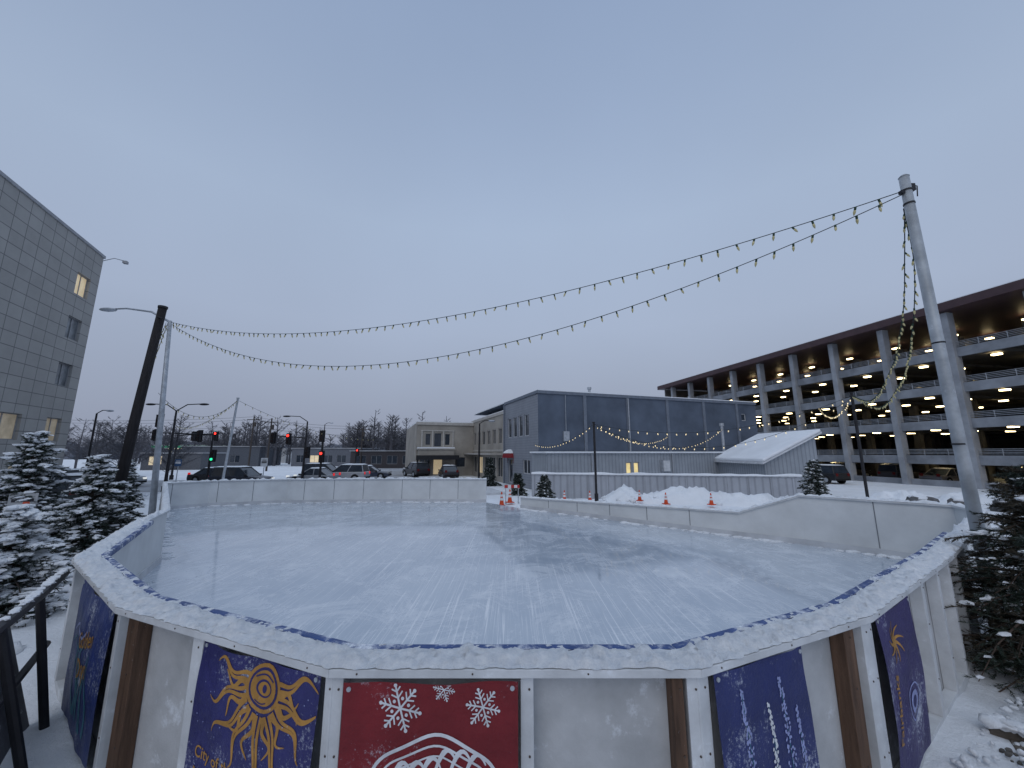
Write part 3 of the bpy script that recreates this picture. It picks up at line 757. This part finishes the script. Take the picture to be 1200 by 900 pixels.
# ------------------------------------------------------------------ trees
NEED=M('spruce_needles',(.030,.045,.033),.7,.4,3,0)
NEEDB=M('spruce_needles_frosted',(.13,.15,.15),.8,.4,3,0)
NEEDBR=M('spruce_needles_brown',(.06,.05,.035),.8,.4,3,0)
BARK=M('spruce_bark',(.07,.05,.04),.9,.3,9,.4)
def spruce(loc,H,Rr,snow,nb,seed,nl=.06,nw=.014,frostp=.3,name='spruce_tree',tw=13,brown=0,dens=3,droop=1,big=1):
    random.seed(seed); mb=MB(); x0,y0,z0=loc
    mb.tube([(x0,y0,z0-.1),(x0+.01*H,y0,z0+H*.5),(x0,y0,z0+H)],[.03*H**.7,.02*H**.7,.004],7,0)
    nv=[];nf=[];nm=[]
    def needle(p,d,w,m):
        b=len(nv); s=d.cross(Vector((U(-1,1),U(-1,1),U(-1,1))))
        if s.length<1e-5: return
        s=s.normalized()*w/2
        nv.extend([tuple(p-s),tuple(p+s),tuple(p+d)]); nf.append((b,b+1,b+2)); nm.append(m)
    for i in range(nb):
        t=((i+R())/nb)**1.15; z=.05*H+t*.92*H; az=i*2.39996+U(-.4,.4)
        Lb=(Rr*(1-t)**.85+.06*H*.5)*U(.5,1.25)*(1+.25*math.sin(az*1.0+seed))
        d=Vector((math.cos(az),math.sin(az),0)); up=U(.0,.45)+.5*t; dr=U(.25,.8)*(1-t*.6)*(1+.5*snow)*droop
        def bp(s): return Vector((x0,y0,z0+z))+d*(Lb*s)+Vector((0,0,Lb*(up*s-dr*s*s)))
        mb.tube([bp(q/4) for q in range(5)],[.010*(1.2-q/4)*H**.4+.001 for q in range(5)],4,0,False)
        sd=Vector((-d.y,d.x,0)); fp=frostp*(.5+R()); br=R()<brown
        for q in range(tw):
            s=.12+.88*(q+R()*.6)/tw; p=bp(min(1,s)); sg=1 if q%2 else -1
            tl=Lb*U(.25,.42)*(1.15-s)+nl
            td=(d*U(.5,.9)+sd*sg*U(.5,1.0)+Vector((0,0,U(-.55,.15)*droop))).normalized()
            cnt=max(4,int(tl/(nl*.27)))
            for c in range(cnt):
                pp=p+td*tl*(c/cnt)
                for _ in range(dens):
                    nd=(td*.9+Vector((U(-1,1),U(-1,1),U(-.5,1)))*.75).normalized()*nl*U(.6,1.1)
                    needle(pp,nd,nw,2 if R()<fp else (4 if br else 1))
            if snow and R()<snow and s>.25:
                pp=p+td*tl*U(.2,.6); r=U(.3,1)*(.03+.028*Rr)*big
                lump(mb,(pp.x,pp.y,pp.z+r*.3),r*U(1.1,2.4),r*U(.6,1),r*U(.35,.65),3,ICO1,.5,math.atan2(td.y,td.x))
        if snow and R()<snow+.1:
            for s in (.45,.65,.85,.98):
                if R()<.65:
                    pp=bp(s); r=U(.5,1.1)*(.028+.032*Rr)*big; lump(mb,(pp.x,pp.y,pp.z+r*.3),r*2.0,r*U(.7,1.2),r*.5,3,ICO1,.5,az)
    b=len(mb.v); mb.v.extend(nv)
    for f,m in zip(nf,nm): mb.f.append(tuple(b+k for k in f)); mb.mi.append(m)
    obj(name,mb,[BARK,NEED,NEEDB,SNOW,NEEDBR],recalc=False)
spruce((5.80,4.42,-.3),2.30,1.0,.05,250,11,nl=.048,nw=.008,frostp=.12,tw=19,brown=.5,droop=1.35,big=.7)
spruce((-9.95,9.4,-.3),2.35,.85,.75,140,13,nl=.08,nw=.018,frostp=.3,big=1.15)
spruce((-11.3,9.2,-.3),2.9,1.0,.72,140,14,nl=.08,nw=.018,frostp=.3,big=1.15)
spruce((-7.55,6.15,-.3),1.6,.85,.85,160,15,nl=.06,nw=.012,frostp=.4,big=1.15)
spruce((-8.6,5.9,-.3),1.6,.8,.85,110,16,nl=.06,nw=.012,frostp=.4,big=1.15)
spruce((-12.35,12.6,-.3),2.2,.75,.75,110,17,nl=.09,nw=.022,frostp=.35,big=1.15)
spruce((13.3,17.3,-.3),2.1,.6,.75,90,18,nl=.1,nw=.03,frostp=.4)
spruce((1.62,19.8,-.35),1.35,.5,.6,80,19,nl=.1,nw=.03,frostp=.4)
spruce((-2.1,36,-.95),2.6,.7,.5,80,20,nl=.16,nw=.05,frostp=.4)
spruce((0.4,27.8,-.95),1.6,.5,.6,60,21,nl=.16,nw=.05,frostp=.4)
spruce((-15.2,12.4,-.35),2.2,.9,.7,100,22,nl=.09,nw=.022,frostp=.3)
random.seed(5)
def bare(mb,x,y,z,H,spread,nb,w=.05):
    mb.tube([(x,y,z),(x+U(-.2,.2),y,z+H*.55),(x+U(-.3,.3),y,z+H)],[w*2.2,w*1.3,w*.3],4,0,False)
    vs=[];fs=[]
    def tri(p,q,wd):
        s=(q-p).cross(Vector((U(-1,1),U(-1,1),.2))); s=s.normalized()*wd/2; b=len(vs); vs.extend([tuple(p-s),tuple(p+s),tuple(q)]); fs.append((b,b+1,b+2))
    for i in range(nb):
        t=U(.25,.97); p=Vector((x,y,z+H*t)); a=U(0,6.28); l=spread*(1.15-t)*U(.6,1.2)+.3
        q=p+Vector((math.cos(a)*l,math.sin(a)*l,l*U(.5,1.2))); tri(p,q,w*.9)
        for k in range(9):
            pp=p.lerp(q,U(.25,1)); a2=a+U(-1.2,1.2); l2=l*U(.25,.5); qq=pp+Vector((math.cos(a2)*l2,math.sin(a2)*l2,l2*U(.2,1.1))); tri(pp,qq,w*.55)
            for _ in range(2):
                p3=pp.lerp(qq,U(.4,1)); a3=a2+U(-1,1); tri(p3,p3+Vector((math.cos(a3)*l2*.5,math.sin(a3)*l2*.5,l2*U(.1,.6))),w*.4)
    mb.raw(vs,fs,0)
mb=MB()
for i in range(120):
    y=U(85,140); x=-y*U(.16,1.0); bare(mb,x,y,Z0,U(6,12.5),U(2.0,3.4),26,.15)
for i in range(22):
    y=U(95,115); x=-y*U(.27,.42); bare(mb,x,y,Z0,U(8,13),U(2.2,3.2),30,.15)
for i in range(16):
    y=U(46,60); x=-y*U(1.0,1.22); bare(mb,x,y,Z0,U(5,8.5),U(1.6,2.6),34,.08)
obj('distant_trees',mb,M('bare_branches',(.11,.11,.125),.9,.3,1,0),recalc=False)
mb=MB()
for i in range(130):
    y=U(170,320); x=y*U(-1.6,-.1); r=U(5,10); lump(mb,(x,y,Z0+2),r,r*.6,U(3,6),0,ICO2,.7,fr=3)
obj('distant_forest',mb,M('forest_haze',(.15,.165,.20),.95,.5,.5,.5,3),smooth=True,recalc=False)
for (x,y,h) in ((-33,33.5,4.6),(-31,35.5,4.2)):
    mb=MB(); bare(mb,x,y,Z0,h,1.8,60,.05); obj('bare_tree',mb,M('bare_branches',(.11,.11,.125)),recalc=False)

# ------------------------------------------------------------------ vehicles
def car(loc,ang,col,kind='suv',lights=True,name='parked_car'):
    e=empty(name,place(loc,ang)); Lc,Wc,Hc=(4.7,1.86,1.74) if kind=='suv' else ((5.5,1.95,1.85) if kind=='pickup' else (4.6,1.8,1.46))
    h=Lc/2; paint=M('paint_%d_%d_%d'%tuple(int(c*100) for c in col),col,.3,.12,3,0,spec=.5,frost=.12,fscale=3)
    belt=Hc*.57; hood=Hc*.54
    if kind=='suv': low=[(-h,.45),(-h+.02,belt),(-h+.15,belt+.03),(h*.42,belt),(h*.93,hood-.08),(h,.62),(h-.02,.32),(-h+.05,.32)]; gh=[(-h+.12,belt),(-h+.32,Hc-.03),(h*.08,Hc),(h*.45,belt)]
    elif kind=='pickup': low=[(-h,.5),(-h,belt-.02),(h*.42,belt),(h*.94,belt-.06),(h,.7),(h-.02,.38),(-h+.05,.38)]; gh=[(-h*.22,belt),(-h*.18,Hc-.02),(h*.15,Hc),(h*.42,belt)]
    else: low=[(-h,.45),(-h+.04,belt),(h*.38,belt-.02),(h*.93,hood-.12),(h,.55),(h-.02,.25),(-h+.05,.25)]; gh=[(-h*.72,belt),(-h*.35,Hc-.02),(h*.05,Hc),(h*.42,belt)]
    mb=MB(); n=len(low); w=Wc/2
    vs=[(x,-w,z) for x,z in low]+[(x,w,z) for x,z in low]
    mb.add(vs,[tuple(range(n)),tuple(range(n,2*n))[::-1]]+[(i,(i+1)%n,n+(i+1)%n,n+i) for i in range(n)])
    obj('body',mb,paint,e,bevel=.07)
    mb=MB(); rw=w*.80; 
    vs=[(gh[0][0],-w*.95,gh[0][1]),(gh[1][0],-rw,gh[1][1]-.05),(gh[2][0],-rw,gh[2][1]-.05),(gh[3][0],-w*.95,gh[3][1])]
    vs+= [(a,-b_,c) for a,b_,c in vs]
    mb.add(vs,[(0,1,2,3),(7,6,5,4),(0,4,5,1),(1,5,6,2),(2,6,7,3)]); obj('glasshouse',mb,GLASS,e)
    mb=MB(); mb.box(gh[1][0]-.03,gh[2][0]+.05,-rw-.01,rw+.01,Hc-.06,Hc); 
    for sg in (-1,1):
        for xa,xb in ((gh[0],gh[1]),(gh[3],gh[2]),(((gh[0][0]+gh[3][0])/2,belt),((gh[1][0]+gh[2][0])/2,Hc))):
            mb.tube([(xa[0],sg*(w*.955),xa[1]),(xb[0],sg*(rw+.005),xb[1]-.04)],.045,5)
    obj('roof_and_pillars',mb,paint,e,bevel=.02)
    mb=MB(); 
    vs=[];fs=[];
    for i in range(9):
        for k in range(7):
            x=gh[1][0]+(gh[2][0]-gh[1][0])*i/8; y=-rw+2*rw*k/6; vs.append((x,y,Hc+.003+(.07+.03*noise.noise(Vector((x*2,y*2,loc[0]))))*(1 if 0<i<8 and 0<k<6 else 0)))
    for i in range(8):
        for k in range(6): q=i*7+k; fs.append((q,q+1,q+8,q+7))
    mb.add(vs,fs); obj('roof_snow',mb,SNOW,e,smooth=True)
    mb=MB(); hb=MB(); rr=.36 if kind!='sedan' else .32
    for xx in (-h*.60,h*.62):
        for sg in (-1,1):
            y=sg*(w-.12)
            mb.tube([(xx,y-.11,rr),(xx,y+.11,rr)],rr,18); mb.tube([(xx,sg*(w-.02),rr),(xx,sg*(w+.006),rr)],rr+.07,18)
            hb.tube([(xx,sg*(w-.0),rr),(xx,sg*(w+.02),rr)],rr*.6,10)
    mb.box(-h-.03,-h+.1,-w*.9,w*.9,.34,.5); mb.box(h-.1,h+.03,-w*.9,w*.9,.32,.48)
    obj('tyres_and_bumpers',mb,RUBBER,e); obj('wheels',hb,STEEL,e)
    mb=MB(); 
    for sg in (-1,1):
        mb.box(-h-.012,-h+.08,sg*w*.72-.12,sg*w*.72+.12,.75,1.0,0); mb.box(h-.16,h-.005,sg*w*.72-.16,sg*w*.72+.16,.62,.78,1)
        mb.box(h*.36,h*.36+.16,sg*(w+.09)-.08,sg*(w+.09)+.08,belt,belt+.14,2)
    tl=M('tail_lamp_lit',(.6,.02,.02),.3,0,3,0,emit=.8) if lights else M('tail_lamp_off',(.15,.01,.01),.3,0,3,0)
    hl=M('head_lamp_lit',(.9,.9,.85),.2,0,3,0,emit=.6) if lights else M('head_lamp_off',(.4,.4,.4),.2,0,3,0)
    obj('lamps_and_mirrors',mb,[tl,hl,DARKP],e)
def gcar(x,y,a,c,k,**kw): car((x,y,gz(x,y)+.01),a,c,k,**kw)
gcar(-23.6,34.5,0,(.03,.035,.05),'suv')
gcar(-19.6,39,3.14,(.30,.32,.35),'sedan')
gcar(-21.3,45,0,(.04,.04,.045),'suv',lights=False); gcar(-17.6,41.5,3.14,(.40,.42,.45),'suv')
gcar(-16.6,46,.1,(.05,.06,.09),'sedan',lights=False); gcar(-12.2,50,2.2,(.03,.03,.035),'suv',lights=False)
gcar(-25.5,23,2.7,(.02,.022,.026),'suv',lights=False); gcar(-29,26.5,2.6,(.03,.03,.035),'pickup',lights=False); gcar(-24,18.3,2.7,(.05,.05,.06),'suv',lights=False)
gcar(-30,40,0,(.03,.03,.035),'sedan'); gcar(-35.5,35,0,(.3,.32,.34),'suv')
gcar(-7.6,47.0,1.9,(.03,.03,.04),'sedan',lights=False)
random.seed(3)
for yy in (32,38,41.5,47,52): 
    x=40+(28.1-yy)*.2+4; gcar(x,yy,.2,random.choice([(.03,.03,.04),(.2,.2,.22),(.06,.06,.07)]),random.choice(['suv','sedan']),lights=False)
gcar(31.2,40,1.77,(.02,.02,.025),'suv',lights=False); gcar(30.0,46,1.77,(.04,.04,.05),'sedan',lights=False)

# ------------------------------------------------------------------ traffic signals and lamps
REDL=M('signal_red',(1,.03,.02),.4,0,3,0,emit=4); GRNL=M('signal_green',(.03,1,.4),.4,0,3,0,emit=1.5); OFFL=M('signal_off',(.03,.02,.02),.4,0,3,0)
def head(mb,c,lit='r'):
    x,y,z=c; mb.box(x-.17,x+.17,y-.12,y+.12,z-.48,z+.48,0)
    mb.box(x-.24,x+.24,y+.12,y+.14,z-.55,z+.55,0)
    for k,q in enumerate((.31,0,-.31)):
        on=(lit=='r' and k==0) or (lit=='g' and k==2)
        mb.tube([(x,y-.125,z+q),(x,y-.15,z+q)],.115,12,(1 if lit=='r' else 2) if on else 3)
        mb.tube([(x,y-.12,z+q+.12),(x,y-.30,z+q+.10)],.03,5,0)
def signal(x,y,h,arm=None,lamp=None,heads=()):
    z=gz(x,y); e=empty('traffic_signal',place((x,y,z))); mb=MB()
    mb.tube([(0,0,0),(0,0,h)],[.12,.065],10); mb.tube([(0,0,0),(0,0,.5)],.2,10)
    if arm: mb.tube([(0,0,arm[1]),(arm[0],0,arm[1]+.25)],[.07,.045],8)
    if lamp:
        for sg in lamp: mb.tube([(0,0,h),(sg*.8,0,h+.5),(sg*1.9,0,h+.55)],.04,6)
    obj('pole',mb,DARKP,e)
    mb=MB()
    for sg in (lamp or []): lump(mb,(sg*2.1,0,h+.52),.4,.16,.09,0,ICO2,0)
    if lamp: obj('lamp_heads',mb,DARKP,e)
    mb=MB()
    for (hx,hz,l) in heads: head(mb,(hx,-.25,hz),l)
    if heads: obj('signal_heads',mb,[DARKP,REDL,GRNL,OFFL],e)
signal(-20.2,38,6.0,arm=(-3.4,4.4),lamp=(-1,),heads=((-1.6,4.3,'r'),(-3.1,4.4,'n'),(.35,3.0,'n')))
signal(-17.8,36.5,5.0,lamp=None,heads=((0,4.5,'n'),(.1,2.6,'r')))
signal(-26.3,30,6.2,lamp=(-1,1),heads=((-1.0,5.4,'n'),))
signal(-27.8,36,4.9,arm=(-6,4.6),heads=((-1.1,4.5,'n'),(-5.2,4.6,'n'),(.4,2.7,'g')))
signal(-38,44,5.2,arm=(5,4.9),heads=((2,4.8,'n'),(4.5,4.8,'r')))
signal(-24,60,6.5,lamp=(1,),heads=((0.3,3.0,'r'),))
for (x,y,h) in ((-39,36,6.6),(-34,70,8),(-12.5,60,7),(-3.2,38,5.8)):
    e=empty('street_lamp',place((x,y,Z0))); mb=MB(); mb.tube([(0,0,0),(0,0,h),],[.11,.07],8); mb.tube([(0,0,h),(.5,0,h+.3),(1.1,0,h+.3)],.04,6); obj('pole',mb,DARKP,e)
    mb=MB(); lump(mb,(1.2,0,h+.25),.35,.2,.1,0,ICO2,0); obj('lamp_head',mb,STEEL,e)
for (x,y,h) in ((-47,70,9.5),(-40,64,8.6),(-29,75,8)):
    e=empty('utility_pole',place((x,y,Z0))); mb=MB(); mb.tube([(0,0,0),(0,0,h)],[.16,.11],8); mb.box(-1.2,1.2,-.06,.06,h-.7,h-.56); mb.tube([(.3,0,h-1.9),(.3,0,h-1.1)],.2,8); obj('pole_and_crossarm',mb,M('utility_wood',(.07,.06,.055),.9),e)
mb=MB()
for dz in (0,.5,-1.2):
    mb.tube(sag((-100,66,8.3+dz),(-47,70,8+dz),1,12),.02,4); mb.tube(sag((-47,70,8+dz),(-29,75,6.6+dz),.5,12),.02,4); mb.tube(sag((-29,75,6.6+dz),(-10,85,6.6+dz),.5,12),.02,4)
obj('overhead_wires',mb,WIRE)
e=empty('fuel_station',place((-83,104,Z0),.2)); mb=MB(); mb.box(-9,9,-4,4,4.0,4.9)
for x in (-7,0,7): mb.box(x-.25,x+.25,-.3,.3,0,4)
mb.box(-8,8,9,15,0,3.6); mb.box(12,18,8,14,0,4.2)
obj('canopy_and_shop',mb,M('station_white',(.5,.5,.5),.6),e)
mb=MB(); mb.box(-9.05,9.05,-4.1,-4.01,4.2,4.7); obj('fascia_stripe',mb,M('station_green',(.03,.25,.12),.5,emit=.3),e)
mb=MB(); 
for x in (-6,-2,2,6): mb.box(x-1,x+1,-1,1,3.93,3.99)
mb.box(-6,6,8.9,8.98,.8,2.8); obj('canopy_lamps',mb,M('station_lamp',(1,.9,.6),.4,0,3,0,emit=1.6),e)
def shop(x,y,w_,d,h,col,nm,ang=0):
    e=empty('shop_building',place((x,y,Z0),ang)); w=MB();g=MB();fr=MB()
    ops=[(-w_/2+1+3*i,-w_/2+3+3*i,.8,2.4,1 if (i+int(x))%5==0 else 0) for i in range(int((w_-2)/3))]
    wall(w,g,-w_/2,w_/2,0,h,ops,.15,0,frames=fr,y=-d/2)
    w.quad((-w_/2,-d/2,0),(-w_/2,d/2,0),(-w_/2,d/2,h),(-w_/2,-d/2,h)); w.quad((w_/2,-d/2,0),(w_/2,d/2,0),(w_/2,d/2,h),(w_/2,-d/2,h)); w.quad((-w_/2,d/2,0),(w_/2,d/2,0),(w_/2,d/2,h),(-w_/2,d/2,h))
    obj('walls',w,M('shop_'+nm,col,.85),e); obj('windows',g,[GLASS,GLASSL],e); obj('window_frames',fr,FRAME,e)
    m2=MB(); m2.box(-w_/2-.2,w_/2+.2,-d/2-.2,d/2+.2,h,h+.18); obj('snowy_roof',m2,SNOWD,e)
shop(-24,80,14,10,3.2,(.06,.055,.06),'dark'); shop(-41,92,15,12,3.8,(.14,.15,.175),'grey'); shop(-64,90,16,10,4.2,(.10,.11,.13),'slate',.1)
shop(-60,72,9,8,2.8,(.12,.125,.14),'stone',.2); shop(-12,94,9,10,4.4,(.14,.15,.165),'tan')

# ------------------------------------------------------------------ small street furniture
ORG=M('cone_orange',(.60,.075,.025),.5,.2,5,.05,frost=.08); REFL=M('cone_band',(.70,.71,.73),.4,.1,5,0)
def cone(x,y,z,h=.72):
    mb=MB(); mb.M=place((x,y,z),U(0,1)); k=h/.72; mb.box(-.19*k,.19*k,-.19*k,.19*k,0,.035); 
    r=lambda t:(.135-.105*t)*k
    for a,b_,m in ((.035/h,.4,0),(.4,.58,1),(.58,.66,0),(.66,.82,1),(.82,1,0)):
        mb.tube([(0,0,a*h),(0,0,b_*h)],[r(a),r(b_)],16,m,cap=(b_==1))
    obj('traffic_cone',mb,[ORG,REFL],smooth=False)
for (x,y,z,h) in ((2.45,18.6,-.15,.5),(3.6,18.4,-.15,.5),(5.9,18.4,-.1,.48),(6.8,17.6,-.15,.5),(8.7,17.4,-.15,.5),(-.45,17.4,-.2,.6),(-.1,18.6,-.2,.6),(-7.6,7.6,-.1,.6),(-10.6,8.35,.05,.6)): cone(x,y,z,h)
cone(-8.95,7.35,.25,.95)
e=empty('entrance_barrier',place((.0,18.9,-.25),.1)); mb=MB()
for x in (-.3,.3): mb.tube([(x,0,0),(x,0,.85)],.02,8); mb.box(x-.03,x+.03,-.2,.2,0,.04)
obj('posts',mb,STEEL,e)
mb=MB(); mb.box(-.36,.36,-.02,.02,.68,.82,0); mb.box(-.2,-.05,-.024,-.021,.68,.82,1); mb.box(.1,.25,-.024,-.021,.68,.82,1)
obj('striped_boards',mb,[M('barrier_red',(.45,.035,.03),.5),REFL],e)
def sign(x,y,h,w_,hh,col,ang=0,col2=(.7,.7,.72),name='street_sign'):
    e=empty(name,place((x,y,gz(x,y)),ang)); mb=MB(); mb.tube([(0,0,0),(0,0,h)],.03,8); obj('post',mb,STEEL,e)
    mb=MB(); mb.box(-w_/2,w_/2,-.05,-.032,h-hh,h); obj('plate',mb,M('sign_%d'%int(x*7),col,.5),e,bevel=.01)
    mb=MB(); mb.box(-w_*.38,w_*.38,-.054,-.051,h-hh*.62,h-hh*.38); mb.box(-w_*.3,w_*.3,-.054,-.051,h-hh*.3,h-hh*.2); obj('legend',mb,M('legend_%d'%int(x*7),col2,.5),e)
sign(-10.9,8.9,1.45,.45,.3,(.5,.51,.52),.5,(.05,.05,.06)); sign(-18,28.5,2.6,.5,.6,(.5,.52,.54),0,(.1,.1,.1)); sign(-24.5,28.8,2.5,.5,.5,(.05,.10,.2))
for i in range(7):
    mb=MB(); x=22+i*1.7;y=21.5-.5*i; lump(mb,(x,y,gz(x,y)+.25),U(.5,.8),.45,.42,0,ICO3,.3); lump(mb,(x,y,gz(x,y)+.55),.5,.36,.16,1,ICO2,.3); obj('boulder',mb,[M('rock',(.12,.12,.125),.9,.4,4,.5),SNOW],smooth=True,recalc=False)
# bottom-left: folded barricade leaning on the boards, with a hose over it
e=empty('folded_barricade'); mb=MB()
mb.tube([(-4.70,4.32,.85),(-4.15,3.65,.86),(-3.65,3.0,.87),(-2.95,2.1,.86)],.04,8); mb.tube([(-4.45,4.05,.30),(-3.1,2.35,.28)],.03,8)
mb.tube([(-4.15,3.65,.86),(-3.95,3.72,-.28)],.03,8); mb.tube([(-3.65,3.0,.87),(-3.4,3.15,-.28)],.03,8)
obj('dark_rails',mb,DARKP,e)
BMx=place((-4.22,3.80,-.29),math.radians(-51))@Matrix.Rotation(math.radians(15),4,'X')
mb=MB(); mb.M=BMx
for i in range(6): mb.box(.33*i,.31+.33*i,0,.035,0,1.02-.03*(i%3))
obj('grey_slats',mb,M('weathered_board',(.10,.105,.12),.85,.5,3,.4,30,frost=.30,fscale=6),e,bevel=.005)
mb=MB()
for q in range(3):
    pts=[BMx@Vector(p) for p in ((.42+.05*q,-.03,.95),(.47+.05*q,-.05,.6),(.50+.04*q,-.06,.25),(.62+.03*q,-.06,.10),(.75+.02*q,-.06,.3),(.78+.03*q,-.05,.7),(.74+.03*q,-.03,.98))]
    mb.tube(catmull(pts,8),.013,6)
obj('hose',mb,M('pale_hose',(.30,.36,.42),.5),e,smooth=True)
mb=MB()
for q in range(60):
    t=R(); p=Vector((-4.70,4.32,.85)).lerp(Vector((-3.65,3.0,.87)),t) ; r=U(.012,.03); lump(mb,(p.x,p.y,p.z+.04),r*1.8,r,r*.6,0,ICO1,.4)
obj('rail_snow',mb,SNOW,e,recalc=False)
EM=place((3.98,3.66,-.30),math.radians(-38))
e=empty('timber_edging'); mb=MB(); mb.M=EM; mb.box(0,2.6,0,.12,0,.17); mb.box(.1,2.6,-.16,-.003,0,.10); obj('planks',mb,M('grey_timber',(.10,.085,.07),.8,.4,3,.5,25,frost=.35,fscale=9,st=(.8,6,6)),e,bevel=.008)
mb=MB()
for i in range(60):
    p=EM@Vector((.02+.045*i,.06+U(-.03,.03),.172)); lump(mb,p,.08,.07,U(.015,.045),0,ICO2,.5)
obj('plank_snow',mb,SNOW,e,smooth=True,recalc=False)
mb=MB()
for i in range(500):
    p=EM@Vector((U(0,1.6),U(-.9,-.18),0)); r=U(.008,.028); lump(mb,(p.x,p.y,-.215+U(-.02,.03)),r,r*U(.6,1),r*.7,0,ICO1,.3)
obj('gravel',mb,M('gravel_stone',(.09,.085,.08),.9,.5,9,.3),recalc=False)
mb=MB()
for i in range(420):
    x=U(2.9,6.2); y=2.6+(x-2.5)*.55+U(-.7,.3); r=U(.008,.040); lump(mb,(x,y,gz(x,y)+.05),r,r,r*.7,0,ICO1,.4)
obj('snow_clods',mb,SNOW,smooth=True,recalc=False)
mb=MB()
for i in range(6,13):
    a0,b0=offs(i,.27),offs(i+1,.27); Ls=(b0-a0).length
    for k in range(int(Ls*22)):
        p=a0.lerp(b0,R())+inw(i)*abs(random.gauss(0,.06)); r=U(.005,.020); lump(mb,(p.x,p.y,.006),r*1.5,r*1.2,r*.5,0,ICO1,.3)
# wind-blown snow wedge along the far boards
for i in list(range(0,5))+[15,16,17]:
    a0,b0=offs(i,.20),offs(i+1,.20); Ls=(b0-a0).length
    for k in range(int(Ls*6)):
        p=a0.lerp(b0,R())+inw(i)*abs(random.gauss(0,.06)); r=U(.03,.10); lump(mb,(p.x,p.y,.0),r*1.8,r*1.1,r*.35,0,ICO2,.3)
obj('ice_shavings',mb,SNOW,smooth=True,recalc=False)

# ------------------------------------------------------------------ world, sun, camera
wd=bpy.data.worlds.new('World'); sc.world=wd; wd.use_nodes=True; nt=wd.node_tree; bg=nt.nodes['Background']
sky=nt.nodes.new('ShaderNodeTexSky'); sky.sky_type='NISHITA'; sky.sun_disc=False
EL,AZ=math.radians(14),math.radians(200)
sky.sun_elevation=EL; sky.sun_rotation=AZ; sky.air_density=2; sky.dust_density=4
t=nt.nodes.new('ShaderNodeTexCoord'); s=nt.nodes.new('ShaderNodeSeparateXYZ'); L(nt,t.outputs['Generated'],s.inputs[0])
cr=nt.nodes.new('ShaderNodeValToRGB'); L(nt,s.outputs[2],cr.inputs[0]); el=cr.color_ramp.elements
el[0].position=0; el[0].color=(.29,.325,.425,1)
el[1].position=1; el[1].color=(.80,.92,1.1,1)  # zenith, out of view, brightened to add light on the near boards
for pos,c in ((.10,(.32,.37,.49)),(.30,(.385,.46,.615)),(.52,(.39,.485,.655)),(.70,(.335,.43,.61)),(.83,(.30,.395,.58))):
    q=el.new(pos); q.color=(*c,1)
n=nt.nodes.new('ShaderNodeTexNoise'); n.inputs['Scale'].default_value=1.4; n.inputs['Detail'].default_value=4; L(nt,t.outputs['Generated'],n.inputs['Vector'])
mr=mrange(nt,n.outputs['Fac'],.3,.7,.96,1.04)
cc=nt.nodes.new('ShaderNodeCombineColor')
for i in range(3): L(nt,mr,cc.inputs[i])
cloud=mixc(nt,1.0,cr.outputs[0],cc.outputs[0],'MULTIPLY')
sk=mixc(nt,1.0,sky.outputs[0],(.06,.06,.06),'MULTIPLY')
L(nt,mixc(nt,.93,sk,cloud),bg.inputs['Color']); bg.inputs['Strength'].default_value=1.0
sd=bpy.data.lights.new('sun','SUN'); sd.energy=.5; sd.angle=math.radians(40); sd.color=(1,.97,.94)
so=bpy.data.objects.new('sun',sd); COL.objects.link(so)
dirv=Vector((math.sin(AZ)*math.cos(EL+.5),math.cos(AZ)*math.cos(EL+.5),math.sin(EL+.5)))
so.rotation_euler=dirv.to_track_quat('Z','Y').to_euler()
cam=bpy.data.cameras.new('camera'); co=bpy.data.objects.new('camera',cam); COL.objects.link(co)
cam.sensor_width=36; cam.lens=13.5; cam.clip_start=.05; cam.clip_end=4000
co.location=(0,0,2.1); co.rotation_euler=(math.radians(90+10.1),0,0); sc.camera=co
sc.view_settings.view_transform='Standard'; sc.view_settings.look='None'; sc.view_settings.exposure=0
